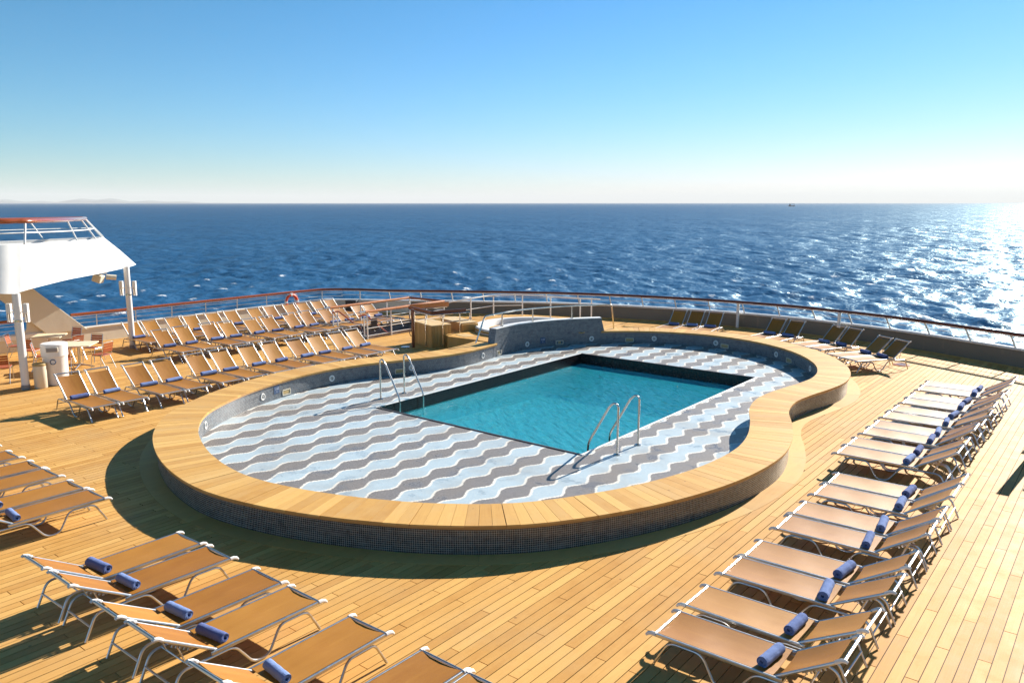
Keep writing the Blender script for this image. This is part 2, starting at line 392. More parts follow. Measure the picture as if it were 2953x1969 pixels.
# ------------------------------------------------------------------ deck
def proj(p):
    v = Vector(p) - Vector((0, 0, CAM_H)); rt = Vector((math.sin(HEAD), math.cos(HEAD), 0)); up = rt.cross(look)
    z = v.dot(look)
    if z < .5: return None
    return (v.dot(rt) / z * 1829 + 1176, 784 - v.dot(up) / z * 1829, z)
PW = .14; GAP = .010
ring_p = inset(-.16)
planks = []; base = MB()
nx0, nx1 = int(-29.8 / PW), int(5.2 / PW)
for k in range(nx0, nx1):
    xl, xr = k * PW, (k + 1) * PW
    il, ir = col_intervals(xl + .002, ring_p), col_intervals(xr - .002, ring_p)
    ib = col_intervals((xl + xr) / 2, inset(.1))
    for p, q in ib: base.add([(xl, p, -.014), (xr, p, -.014), (xr, q, -.014), (xl, q, -.014)], [(0, 1, 2, 3)])
    if len(il) != len(ir):
        il = ir = col_intervals((xl + xr) / 2, ring_p)
    for (a0, b0), (a1, b1) in zip(il, ir):
        lo, hi = min(a0, a1), max(b0, b1)
        off = .87 * (k % 3) + .03
        y = math.floor((lo - off) / 2.61) * 2.61 + off
        while y < hi:
            j = rng.uniform(-.04, .04) if k % 5 else 0
            s0, s1 = y, y + 2.61
            c = [max(a0, s0), max(a1, s0), min(b1, s1), min(b0, s1)]
            if c[3] - c[0] > .06 and c[2] - c[1] > .06:
                planks.append((xl + GAP / 2, xr - GAP / 2, [c[0] + GAP / 2, c[1] + GAP / 2, c[2] - GAP / 2, c[3] - GAP / 2]))
            y += 2.61
deck = emit('deck', base, M['caulk'], kind='structure')
def plank_geo(p, dz):
    xl, xr, c = p; t = dz; b = -.013
    vs = [(xl, c[0], t), (xr, c[1], t), (xr, c[2], t), (xl, c[3], t), (xl, c[0], b), (xr, c[1], b), (xr, c[2], b), (xl, c[3], b)]
    return vs, [(0, 1, 2, 3), (0, 4, 5, 1), (1, 5, 6, 2), (2, 6, 7, 3), (3, 7, 4, 0)]
def area(p):
    q = [proj((p[0], p[2][0], 0)), proj((p[1], p[2][1], 0)), proj((p[1], p[2][2], 0)), proj((p[0], p[2][3], 0))]
    if any(a is None for a in q): return 0
    cl = [(min(max(a[0], 0), 2352), min(max(a[1], 0), 1568)) for a in q]
    return abs(sum(cl[i][0] * cl[(i + 1) % 4][1] - cl[(i + 1) % 4][0] * cl[i][1] for i in range(4))) / 2
planks.sort(key=area, reverse=True)
for p in planks[:300]:
    vs, fs = plank_geo(p, rng.uniform(-.001, .001)); emit('plank', MB().add(vs, fs), M['plank'], deck)
big = MB(); tone = []
for p in planks[300:]:
    vs, fs = plank_geo(p, rng.uniform(-.001, .001)); big.add(vs, fs); tone += [rng.uniform()] * len(fs)
o = emit('planks', big, M['plank'], deck, kind='stuff')
at = o.data.attributes.new('tone', 'FLOAT', 'FACE'); at.data.foreach_set('value', tone[:len(o.data.polygons)])
# margin boards that follow the foot of the pool
mi, mo = inset(.06), inset(-.27); N = len(OUT); SEG = 8
def skip_jac(i):                                           # stretch of the outline taken by the whirlpool platform
    x, y = OUT[i % N]; return x < -14.4 and y > 19.6
for s in range(0, N, SEG):
    if skip_jac(s + SEG // 2): continue
    mb = MB(); ids = [(s + j) % N for j in range(min(SEG, N - s) + 1)]
    for a, b in zip(ids[:-1], ids[1:]):
        sh = .004 if a == ids[0] else 0
        d = (OUT[b] - OUT[a]) * (.02 if a == ids[0] else 0)
        q = [mi[a] + d, mi[b], mo[b], mo[a] + d]
        mb.add([(x, y, .005) for x, y in q] + [(x, y, -.01) for x, y in q], [(3, 2, 1, 0), (3, 7, 6, 2), (0, 3, 7, 4), (2, 6, 5, 1)])
    emit('margin_board', mb, M['margin'], deck)

# ------------------------------------------------------------------ pool surround
ps = thing('pool_surround', 'keyhole-shaped raised pool surround with teak coping on dark mosaic walls', 'pool', (CX, 6.5, 0))
arc = np.r_[0, np.cumsum(np.linalg.norm(np.diff(np.vstack([OUT, OUT[:1]]), axis=0), axis=1))]
ja = int(np.argmin(np.linalg.norm(INN - np.array([-14.85, 24.05]), axis=1)))     # far end of the raised whirlpool wall
jb = int(np.argmin(np.linalg.norm(INN - np.array([-16.52, 19.75]), axis=1)))     # near end
assert ja < jb
COP = .47; TH = .065
order = [(i % N) for i in range(jb, jb + N)]               # from the near end once around to the far end of the raised wall
npan = [i for i in range(jb, N + ja + 1)]
def wall_strip(curve, idx, z0, z1, flip):
    mb = MB(); u = 0
    for a, b in zip(idx[:-1], idx[1:]):
        a %= N; b %= N; pa, pb = curve[a], curve[b]; d = float(np.linalg.norm(pb - pa))
        vs = [(*pa, z0), (*pb, z0), (*pb, z1), (*pa, z1)]; uv = [(u, z0), (u + d, z0), (u + d, z1), (u, z1)]
        f = (0, 1, 2, 3)
        if flip: f = f[::-1]; uv = uv[::-1]
        mb.add(vs, [f], [uv]); u += d
    return mb
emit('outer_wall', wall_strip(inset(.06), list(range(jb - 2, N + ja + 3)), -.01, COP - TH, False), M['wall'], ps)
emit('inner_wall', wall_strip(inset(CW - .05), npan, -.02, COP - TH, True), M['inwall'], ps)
# coping: panels of radial boards
step = 7; nb = 0; first = True
k = 0
while k < len(npan) - 1:
    seg = npan[k:k + step + 1]
    if len(npan) - 1 - (k + step) < 3: seg = npan[k:]
    po = None
    for f_, (cur, dep_) in enumerate(((inset(.012), 0), (inset(CW - .012), 1))):
        pan = MB()
        for a, b in zip(seg[:-1], seg[1:]):
            a %= N; b %= N
            e0 = .02 if a == seg[0] % N else 0
            pa, pb = cur[a] + (cur[b] - cur[a]) * e0, cur[b]
            n0, n1 = NRM[a] * (.03 if not dep_ else -.03), NRM[b] * (.03 if not dep_ else -.03)
            q = [pa, pb, pb + n1, pa + n0]
            vs = [(*x, COP - TH) for x in q] + [(*x, COP - .006) for x in q]
            fs = [(0, 1, 5, 4), (3, 2, 1, 0), (2, 3, 7, 6), (4, 5, 6, 7)]
            if dep_: fs = [f[::-1] for f in fs]
            pan.add(vs, fs)
        q_ = emit('coping_panel' if not dep_ else 'inner_edge', pan, M['fascia'], ps if not dep_ else po)
        if not dep_: po = q_
    for a, b in zip(seg[:-1], seg[1:]):
        a %= N; b %= N
        lo, hi = (.035 if a == seg[0] % N else .012), (.965 if b == seg[-1] % N else .988)
        o0, o1 = OUT[a] + (OUT[b] - OUT[a]) * lo, OUT[a] + (OUT[b] - OUT[a]) * hi
        i0, i1 = INN[a] + (INN[b] - INN[a]) * lo, INN[a] + (INN[b] - INN[a]) * hi
        zt = COP + rng.uniform(-.0012, .0012); zb = COP - .03
        vs = [(*o0, zt), (*o1, zt), (*i1, zt), (*i0, zt), (*o0, zb), (*o1, zb), (*i1, zb), (*i0, zb)]
        r0 = rng.uniform(0, 50)
        U = [(r0, r0), (r0, r0 + .2), (r0 + CW, r0 + .2), (r0 + CW, r0), (r0, r0), (r0, r0 + .2), (r0 + CW, r0 + .2), (r0 + CW, r0)]
        fs = [(0, 1, 2, 3), (0, 4, 5, 1), (1, 5, 6, 2), (2, 6, 7, 3), (3, 7, 4, 0)]
        emit('board', MB().add(vs, fs, [[U[i] for i in f] for f in fs]), M['board'], po); nb += 1
    k += len(seg) - 1
# pool floor (wave mosaic) with the rectangular basin cut out
fm = MB(); D = .1; INW = inset(CW - .055)
xs = np.arange(-17.6, -5.4, D)
edges = sorted(set([round(x, 3) for x in xs] + [POOL[0], POOL[1]]))
def fl_iv(x):
    sp = y_spans(INW, x); iv = [(sp[0], sp[-1])] if len(sp) >= 2 else []
    if POOL[0] < x < POOL[1] and iv: iv = [(iv[0][0], POOL[2]), (POOL[3], iv[0][1])]
    return iv
for a, b in zip(edges[:-1], edges[1:]):
    l, r = fl_iv(a + 1e-4), fl_iv(b - 1e-4)
    if len(l) != len(r): continue
    for (p, q), (u, v) in zip(l, r):
        fm.add([(a, p, .015), (b, u, .015), (b, v, .015), (a, q, .015)], [(0, 1, 2, 3)])
emit('mosaic_floor', fm, M['floor'], ps)
# basin: steel-white kerb, black waterline band, turquoise tank
x0, x1, y0, y1 = POOL; WZ = -.30; TOPZ = .05
def ringbox(mb, x0, x1, y0, y1, w, za, zb):
    o_ = [(x0 - w, y0 - w), (x1 + w, y0 - w), (x1 + w, y1 + w), (x0 - w, y1 + w)]; i_ = [(x0, y0), (x1, y0), (x1, y1), (x0, y1)]
    vs = [(*p, z) for z in (za, zb) for p in o_ + i_]
    fs = []
    for i in range(4):
        j = (i + 1) % 4
        fs += [(i, j, 8 + j, 8 + i), (4 + j, 4 + i, 12 + i, 12 + j), (8 + i, 8 + j, 12 + j, 12 + i)]
    mb.add(vs, fs); return mb
kw = .06
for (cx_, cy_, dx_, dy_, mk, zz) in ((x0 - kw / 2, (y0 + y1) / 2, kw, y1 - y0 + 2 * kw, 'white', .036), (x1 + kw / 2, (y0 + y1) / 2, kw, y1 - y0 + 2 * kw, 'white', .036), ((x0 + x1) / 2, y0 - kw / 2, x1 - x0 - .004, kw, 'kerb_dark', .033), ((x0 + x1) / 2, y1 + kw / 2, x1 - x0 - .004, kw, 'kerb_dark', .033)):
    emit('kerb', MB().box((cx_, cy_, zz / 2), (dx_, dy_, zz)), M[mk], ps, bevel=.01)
def inner_band(x0, x1, y0, y1, za, zb, t=0):
    mb = MB(); c = [(x0, y0), (x1, y0), (x1, y1), (x0, y1)]; u = 0
    for i in range(4):
        a, b = c[i], c[(i + 1) % 4]; d = math.dist(a, b)
        mb.add([(*a, za), (*b, za), (*b, zb), (*a, zb)], [(3, 2, 1, 0)], [[(u, zb), (u + d, zb), (u + d, za), (u, za)]]); u += d
    return mb
emit('waterline_band', inner_band(x0 + .004, x1 - .004, y0 + .004, y1 - .004, WZ - .03, .018), M['dark_tile'], ps)
tank = inner_band(x0 + .002, x1 - .002, y0 + .002, y1 - .002, -2, WZ - .03)
za, zb = -.72, -1.15
tank.add([(x0, y0, za), (x1, y0, za), (x1, y1, zb), (x0, y1, zb)], [(0, 1, 2, 3)], [[(0, 0), (6, 0), (6, 9), (0, 9)]])
emit('basin', tank, M['basin'], ps)
# water
t = NT('pool_water'); pos = t.n('ShaderNodeNewGeometry').outputs['Position']
rot = t.n('ShaderNodeVectorRotate', rotation_type='Z_AXIS'); t.l(pos, rot.inputs['Vector']); rot.inputs['Angle'].default_value = .62
n1 = t.noise(t.mapping(rot.outputs[0], (1.5, 5.2, 1)), 1, 2, .5); n2 = t.noise(t.mapping(rot.outputs[0], (5, 13, 1)), 1, 3, .5)
h = t.math('ADD', n1, t.math('MULTIPLY', n2, .35))
bp = t.n('ShaderNodeBump'); bp.inputs['Strength'].default_value = .7; bp.inputs['Distance'].default_value = .10; t.l(h, bp.inputs['Height'])
gl = t.n('ShaderNodeBsdfGlossy'); gl.inputs['Roughness'].default_value = .06; t.l(bp.outputs[0], gl.inputs['Normal'])
tr = t.n('ShaderNodeBsdfTransparent'); tr.inputs[0].default_value = (.82, .97, 1, 1)
df = t.n('ShaderNodeBsdfDiffuse'); df.inputs[0].default_value = (.04, .58, .74, 1); t.l(bp.outputs[0], df.inputs['Normal'])
m1 = t.n('ShaderNodeMixShader'); m1.inputs[0].default_value = .28; t.l(tr.outputs[0], m1.inputs[1]); t.l(df.outputs[0], m1.inputs[2])
fr = t.n('ShaderNodeFresnel'); fr.inputs[0].default_value = 1.33; t.l(bp.outputs[0], fr.inputs['Normal'])
m2 = t.n('ShaderNodeMixShader'); t.l(t.math('MULTIPLY', fr.outputs[0], .8), m2.inputs[0]); t.l(m1.outputs[0], m2.inputs[1]); t.l(gl.outputs[0], m2.inputs[2]); t.l(m2.outputs[0], t.out.inputs[0])
va = t.n('ShaderNodeVolumeAbsorption'); va.inputs['Color'].default_value = (.10, .86, .91, 1); va.inputs['Density'].default_value = .32; t.l(va.outputs[0], t.out.inputs['Volume'])
wm = MB().box(((x0 + x1) / 2, (y0 + y1) / 2, (WZ - 1.9) / 2), (x1 - x0 + .03, y1 - y0 + .03, 1.9 + WZ))
emit('pool_water', wm, t.m, kind='structure')

# raised mosaic wall of the whirlpool
jidx = list(range(ja, jb + 1)); WT = .93
fa, fb = inset(CW - .045), inset(CW - .30)
jw = thing('whirlpool_wall', 'tall curved mosaic wall between pool and round white whirlpool', 'wall', (-16.3, 22, 0))
mb = MB(); u = 0
for n_, (a, b) in enumerate(zip(jidx[:-1], jidx[1:])):
    d = float(np.linalg.norm(fa[b] - fa[a]))
    za = WT; zb_ = WT
    mb.add([(*fa[a], -.01), (*fa[b], -.01), (*fa[b], WT), (*fa[a], WT)], [(3, 2, 1, 0)], [[(u, WT), (u + d, WT), (u + d, 0), (u, 0)]])
    mb.add([(*fb[a], -.01), (*fb[b], -.01), (*fb[b], WT), (*fb[a], WT)], [(0, 1, 2, 3)], [[(u, 0), (u + d, 0), (u + d, WT), (u, WT)]])
    u += d
for e in (ja, jb):
    s_ = 1 if e == jb else -1; ext = (OUT[(jb + 1) % N] - OUT[jb]) * 1.2 if e == jb else (OUT[ja - 1] - OUT[ja]) * 1.2
    pa, pb = fa[e], fb[e]; qa, qb = pa + ext, pb + ext
    A_ = [(*pa, -.01), (*qa, -.01), (*pa, WT)]; B_ = [(*pb, -.01), (*qb, -.01), (*pb, WT)]
    vs = A_ + B_; fs = [(0, 1, 2), (5, 4, 3), (1, 4, 5, 2)]; uvs = [[(0, 0), (.2, 0), (0, WT)], [(0, WT), (.2, 0), (0, 0)], [(0, 0), (.25, 0), (.25, WT), (0, WT)]]
    mb.add(vs, fs, uvs)
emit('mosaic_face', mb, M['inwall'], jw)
mb = MB()
for a, b in zip(jidx[:-1], jidx[1:]):
    q = [inset(CW - .035)[a], inset(CW - .035)[b], inset(CW - .31)[b], inset(CW - .31)[a]]
    mb.add([(*x, WT) for x in q] + [(*x, WT + .022) for x in q], [(4, 5, 6, 7), (0, 1, 5, 4), (2, 3, 7, 6), (3, 2, 1, 0)])
emit('capping', mb, M['white'], jw)

# fittings on the pool walls
def fit(p, parent_curve=INN):
    i = int(np.argmin(np.linalg.norm(INN - np.array(p[:2]), axis=1)))
    return inset(CW - .05)[i], NRM[i]
def frame(pos, nrm, z):
    n = Vector((nrm[0], nrm[1], 0)).normalized(); tt = Vector((-n.y, n.x, 0)); m = Matrix(((tt.x, 0, n.x, pos[0]), (tt.y, 0, n.y, pos[1]), (0, 1, 0, z), (0, 0, 0, 1))); return m
for p in [(-15.67, 9.12), (-16.95, 11.34), (-17.23, 13.88), (-16.42, 16.24), (-16.2, 19.05), (-16.12, 21.49), (-14.85, 23.46), (-13.2, 24.65), (-11.37, 25.05), (-9.2, 24.59), (-7.49, 23.31), (-7.0, 21.5)]:
    pos, n = fit(p); m = frame(pos, n, .2)
    par = jw if (p[1] > 19.9 and p[0] < -14.8) else ps
    ro = emit('pool_light', MB().tube([(.075 * math.cos(a), .075 * math.sin(a), .008) for a in np.linspace(0, 2 * math.pi, 20, endpoint=False)], .017, 6, True).xform(m), M['white'], par, True)
    emit('lens', MB().lathe([(.058, 0), (.058, .006), (.03, .012), (.001, .013)], seg=16).xform(m), M['lamp_glass'], ro)
    emit('keyhole', MB().box((0, 0, .014), (.018, .05, .006)).xform(m), M['hole'], ro)
for p in [(-17.2, 12.3), (-16.61, 15.92), (-16.5, 19.95), (-15.70, 22.81), (-14.03, 24.5), (-11.14, 25.33), (-8.61, 24.45)]:
    pos, n = fit(p); m = frame(pos, n, .13); par = jw if (p[1] > 19.9 and -16.6 < p[0] < -14.8) else ps
    q = MB(); w_, h_ = .28, .13
    for c, d in (((0, h_ / 2, .008), (w_, .018, .02)), ((0, -h_ / 2, .008), (w_, .018, .02)), ((w_ / 2, 0, .008), (.018, h_ - .02, .02)), ((-w_ / 2, 0, .008), (.018, h_ - .02, .02))): q.box(c, d)
    so_ = emit('skimmer', q.xform(m), M['cream'], par)
    emit('skimmer_flap', MB().box((0, .005, .003), (w_ - .03, h_ - .04, .006)).xform(m), M['brass'], so_)
def text_mesh(s, size):
    cu = bpy.data.curves.new('text', 'FONT'); cu.body = s; cu.size = size; cu.align_x = 'CENTER'; cu.align_y = 'CENTER'; cu.extrude = .0015
    ob = bpy.data.objects.new('text', cu); me = bpy.data.meshes.new_from_object(ob); bpy.data.objects.remove(ob); bpy.data.curves.remove(cu); return me
def lettering(s, size, m, mat, parent, name='lettering'):
    me = text_mesh(s, size); me.transform(m); me.materials.append(mat); me.name = name
    o = bpy.data.objects.new(name, me); col.objects.link(o); o.parent = parent; o.location = -WL.get(parent.name, Vector()); WL[o.name] = Vector(); return o
for p in [(-17.18, 11.82), (-16.22, 22.16)]:
    pos, n = fit(p); m = frame(pos, n, .27); par = jw if p[1] > 20 else ps
    s_ = emit('depth_sign', MB().box((0, 0, .004), (.21, .21, .008)).xform(m), M['label_blue'], par)
    lettering('1.60', .095, m @ Matrix.Translation((0, .02, .0095)), M['ink'], s_); lettering('M', .05, m @ Matrix.Translation((0, -.06, .0095)), M['ink'], s_)

# ------------------------------------------------------------------ pool ladders
def ladder(bases, inward, label):
    b0 = bases[0]; th = thing('pool_ladder', label, 'pool ladder', (b0[0], b0[1], .015), 'pool ladders')
    for bx, by in bases:
        s = inward
        pts = rounded([(bx, by, .015), (bx, by, 1.03), (bx + s * .09, by, 1.075), (bx + s * .20, by, .98), (bx + s * .70, by, .12), (bx + s * .70, by, -.95)], .13, 6)
        emit('handrail', MB().tube(pts, .023, 10), M['steel'], th, True)
        emit('base_flange', MB().lathe([(.075, 0), (.075, .012), (.03, .03)], (bx, by, .015), 16), M['steel'], th, True)
    ys = [b[1] for b in bases]
    for z in (-.45, -.72, -.95):
        emit('rung', MB().box((bases[0][0] + inward * .70, sum(ys) / 2, z), (.08, abs(ys[1] - ys[0]), .025)), M['steel'], th)
ladder([(-7.89, 13.38), (-7.89, 14.22)], -1, 'stainless pool ladder at the near corner of the pool, closest to the camera')
ladder([(-15.06, 13.58), (-15.06, 14.42)], 1, 'stainless pool ladder at the left corner of the pool, below the rows of loungers')

# ------------------------------------------------------------------ sun loungers
def make_lounger(theta, nm='sun_lounger'):
    root = thing(nm, '', 'sun lounger'); b = root
    Wd = .3
    for s in (-1, 1):
        emit('side_rail', MB().box((.665, s * Wd, .345), (1.43, .026, .042)), M['alu'], b, bevel=.008)
    fb = MB().tube([(1.345, -Wd - .012, .35), (1.345, Wd + .012, .35)], .018, 8)
    emit('foot_bar', fb, M['alu'], b, True)
    for s in (-1, 1):
        emit('end_cap', MB().tube([(1.335, s * (Wd + .004), .352), (1.385, s * (Wd + .004), .352), (1.425, s * (Wd + .006), .338), (1.45, s * (Wd + .008), .312)], [.024, .024, .021, .015], 8), M['plastic'], b, True)
        y = s * (Wd - .002)
        pts = rounded([(1.345, y, .008), (1.17, y, .308), (.80, y, .308), (.64, y, .014), (.44, y, .014), (.22, y, .308), (-.40, y, .308), (-.535, y, .008)], .085, 5)
        emit('leg', MB().tube(pts, .0155, 8), M['alu'], b, True)
    emit('rear_crossbar', MB().tube([(-.47, -Wd, .17), (-.47, Wd, .17)], .0125, 8), M['alu'], b, True)
    for x in (1.1, .12): emit('crossbar', MB().tube([(x, -Wd, .30), (x, Wd, .30)], .0125, 6), M['alu'], b, True)
    # seat sling with a slight sag
    def sling(x0, x1, w, n=8, mslack=.012, m=None):
        mb = MB(); vs = []
        for j in range(n + 1):
            x = x0 + (x1 - x0) * j / n
            for yy in np.linspace(-w, w, 5):
                sag = -mslack * (1 - (yy / w) ** 2) * (.5 + .5 * math.sin(math.pi * j / n)); vs.append((x, yy, sag))
        k = len(vs); vs2 = vs + [(x, y, z - .005) for x, y, z in vs]; fs = []
        for j in range(n):
            for i in range(4):
                a = j * 5 + i; fs.append((a, a + 5, a + 6, a + 1)); fs.append((k + a, k + a + 1, k + a + 6, k + a + 5))
        for j in range(n):
            a = j * 5; fs += [(a, k + a, k + a + 5, a + 5), (a + 4, a + 9, k + a + 9, k + a + 4)]
        fs += [(i, i + 1, k + i + 1, k + i) for i in range(4)] + [(n * 5 + i + 1, n * 5 + i, k + n * 5 + i, k + n * 5 + i + 1) for i in range(4)]
        mb.add(vs2, fs)
        if m: mb.xform(m)
        return mb
    emit('seat_sling', sling(.045, 1.325, Wd - .018, m=Matrix.Translation((0, 0, .363))), M['sling'], b, True)
    # backrest: local u runs up the back
    Bm = Matrix.Translation((0, 0, .365)) @ Matrix.Rotation(math.pi + theta, 4, 'Y')
    def P(u, y, w): return tuple(Matrix.Translation((0, 0, .365)) @ Vector((-u * math.cos(theta) + w * math.sin(theta) * 1, y, u * math.sin(theta) + w * math.cos(theta))))
    L = .70
    for s in (-1, 1):
        pts = [P(-.03, s * (Wd - .03), 0), P(L - .08, s * (Wd - .03), 0), P(L + .0, s * (Wd - .03), .012)]
        emit('backrest_rail', MB().tube(pts, .017, 8), M['alu'], b, True)
    emit('head_bar', MB().tube([P(L + .03, -Wd + .01, .0), P(L + .03, Wd - .01, .0)], .018, 8), M['alu'], b, True)
    for s in (-1, 1):
        emit('end_cap', MB().tube([P(L - .06, s * (Wd - .028), .006), P(L + .0, s * (Wd - .022), .012), P(L + .04, s * (Wd - .018), .0), P(L + .055, s * (Wd - .016), -.022)], [.021, .022, .021, .015], 8), M['plastic'], b, True)
    mb = sling(.03, .645, Wd - .05, 6, .014)
    mb.v = [P(x, y, z + .012) for x, y, z in mb.v]; mb.f = [f[::-1] for f in mb.f]
    emit('backrest_sling', mb, M['sling'], b, True)
    for s in (-1, 1):
        a = Vector(P(.42, s * .2, -.02)); e = Vector((-.28, s * .2, .315)); emit('support_strut', MB().tube([a, e], .009, 6), M['alu'], b, True)
        rk = MB().tube([P(.26, s * (Wd - .035), -.022), P(.56, s * (Wd - .035), -.022)], .007, 5)
        for q in range(5):
            c = Vector(P(.30 + q * .05, s * (Wd - .035), -.035)); rk.box(c, (.02, .008, .034), ry=theta)
        emit('ratchet_rack', rk, M['alu'], b)
    emit('support_bar', MB().tube([(-.28, -.29, .315), (-.28, .29, .315)], .009, 6), M['alu'], b, True)
    return root
def make_towel():
    mb = MB(); n = 54; L = .42; turns = 3.6; prof = []
    for i in range(n + 1):
        a = turns * 2 * math.pi * i / n; r = .012 + .042 * i / n; prof.append((r * math.cos(a + .9), r * math.sin(a + .9)))
    th = .0085; secs = 8
    for k in range(secs + 1):
        y = -L / 2 + L * k / secs
        for side in (0, 1):
            for i, (x, z) in enumerate(prof):
                d = math.hypot(x, z); q = (d + (th if side else 0)) / d; wob = 1 + .035 * math.sin(k * 2.1 + i * .25)
                mb.v.append((x * q * wob * 1.08, y + .006 * math.sin(i * .5) * (1 if k in (0, secs) else 0), z * q * wob + .056))
    m = n + 1
    idx = lambda k, s, i: (k * 2 + s) * m + i
    for k in range(secs):
        for i in range(n):
            mb.f.append((idx(k, 1, i), idx(k, 1, i + 1), idx(k + 1, 1, i + 1), idx(k + 1, 1, i)))
            mb.f.append((idx(k, 0, i), idx(k + 1, 0, i), idx(k + 1, 0, i + 1), idx(k, 0, i + 1)))
        mb.f.append((idx(k, 0, n), idx(k + 1, 0, n), idx(k + 1, 1, n), idx(k, 1, n)))
    for k in (0, secs):
        for i in range(n):
            f = (idx(k, 0, i), idx(k, 0, i + 1), idx(k, 1, i + 1), idx(k, 1, i)); mb.f.append(f if k else f[::-1])
    mb.uv = [[(0, 0)] * len(f) for f in mb.f]
    return emit('rolled_towel', mb, M['towel'], None, True)
def wrinkled(me, seed):
    m2 = me.copy(); r_ = np.random.default_rng(seed); co = np.zeros(len(m2.vertices) * 3); m2.vertices.foreach_get('co', co); co = co.reshape(-1, 3)
    a_, b_, c_ = r_.uniform(4, 9), r_.uniform(0, 6), r_.uniform(.3, 1)
    edge = 1 - np.clip(np.abs(co[:, 1]) / .27, 0, 1) ** 3
    dz = -.016 * c_ * edge * (.6 + .4 * np.sin(a_ * co[:, 0] + b_)) + .004 * np.sin(11 * co[:, 0] + 8 * co[:, 1] + b_) * edge
    co[:, 2] += dz; m2.vertices.foreach_set('co', co.ravel()); m2.update(); return m2
VAR = {}
def individual(o):
    dl = rng.uniform(-.045, .045); H_ = Vector((0, 0, .365)); Mx = Matrix.Translation(H_) @ Matrix.Rotation(dl, 4, 'Y') @ Matrix.Translation(-H_)
    for ch in o.children:
        n_ = ch.name.split('.')[0]
        if n_ in ('backrest_rail', 'head_bar', 'backrest_sling', 'ratchet_rack') or (n_ == 'end_cap' and min(v.co.x for v in ch.data.vertices) < 0): ch.matrix_basis = Mx
        if n_ in ('seat_sling', 'backrest_sling'):
            if ch.data.name not in VAR: VAR[ch.data.name] = [wrinkled(ch.data, k) for k in range(6)]
            ch.data = VAR[ch.data.name][int(rng.integers(6))]
protoA, protoB = make_lounger(R(42.5)), make_lounger(R(31)); towel0 = make_towel()
used = {'t': False}; made = []
def put_lounger(kind, x, y, ang, label, group, towel=None, tg=None, td=.17):
    """x, y: hinge point on the deck; ang: direction the feet point."""
    pr_ = protoA if kind == 'A' else protoB
    o = copy_tree(pr_); made.append(o)
    o.location = (x + rng.uniform(-.015, .015), y + rng.uniform(-.012, .012), 0.002); o.rotation_euler = (0, 0, ang + rng.uniform(-.016, .016)); o['label'] = label; o['group'] = group
    if towel:
        tt = towel0.copy() if used['t'] else towel0
        if used['t']: col.objects.link(tt)
        used['t'] = True
        d = Vector((math.cos(ang), math.sin(ang), 0)); lat = Vector((-d.y, d.x, 0))
        tt.location = Vector((x, y, .352)) + d * (td + rng.uniform(-.02, .02)) + lat * rng.uniform(-.03, .03)
        tt.rotation_euler = (0, 0, ang + rng.uniform(-.13, .13)); q_ = rng.uniform(.9, 1.08); tt.scale = (q_, rng.uniform(.9, 1.05), q_); tag(tt, towel, 'towel', tg)
ORD = ['first', 'second', 'third', 'fourth', 'fifth', 'sixth', 'seventh', 'eighth', 'ninth', 'tenth', 'eleventh', 'twelfth', 'thirteenth', 'fourteenth', 'fifteenth', 'sixteenth', 'seventeenth', 'eighteenth']
rowA = [8.22, 8.95, 9.90, 10.63, 11.58, 12.31, 13.2, 13.95, 14.88, 15.62, 16.5, 17.24]
rowB = [13.2, 13.93, 14.90, 15.6, 16.6, 17.33, 18.3, 19.02, 19.98, 20.70, 21.6, 22.25]
rowC = [13.45, 14.12, 15.0, 15.68, 16.6, 17.38, 18.42, 19.15, 20.08, 20.78, 21.5, 22.2]
for nm, ys, hx, tow, fr, rw in (('A', rowA, -19.97, range(12), 'the litter bin', 'row beside the pool'), ('B', rowB, -24.87, range(12), 'the canopy post', 'middle row on the left'), ('C', rowC, -27.37, (0, 3, 5, 7, 9, 11), 'the canopy post', 'back row by the side railing')):
    for i, y in enumerate(ys):
        put_lounger('A', hx, y, 0, f'{ORD[i]} tan lounger from {fr} in the {rw}', f'loungers in the {rw}',
                    f'blue towel on the {ORD[i]} lounger from {fr}, {rw}' if i in tow else None, f'towels in the {rw}')
fg = [(-17.45, 'B'), (-16.27, 'B'), (-15.3, 'B'), (-14.58, 'B'), (-13.63, 'B'), (-12.90, 'B'), (-10.12, 'B'), (-9.40, 'B'), (-8.27, 'B'), (-7.52, 'B'), (-6.36, 'B'), (-5.26, 'B'), (-4.55, 'B')]
for i, (x, k) in enumerate(fg):
    put_lounger(k, x, 4.11, R(90), f'{ORD[len(fg) - 1 - i]} tan lounger from the bottom edge in the left foreground row', 'loungers in the left foreground row',
                f'navy rolled towel on the {ORD[len(fg) - 1 - i]} left foreground lounger from below', 'towels on the left foreground row', .14)
rt = [(8.36, -2.43), (7.6, -2.43), (10.1, -2.43), (9.4, -2.43), (11.95, -2.43), (11.25, -2.43), (13.66, -2.42), (12.96, -2.42), (16.1, -2.8), (15.43, -2.8), (17.74, -2.79), (17.08, -2.79), (19.38, -2.78), (18.68, -2.78), (20.98, -2.77), (20.34, -2.77), (22.7, -2.77), (22.0, -2.77)]
rt.sort()
for i, (y, x) in enumerate(rt):
    put_lounger('B', x, y, R(180), f'{ORD[i]} tan lounger from the camera in the long right row', 'loungers in the right row',
                f'blue rolled towel on the {ORD[i]} lounger from the camera, right row', 'towels on the right row', .15)
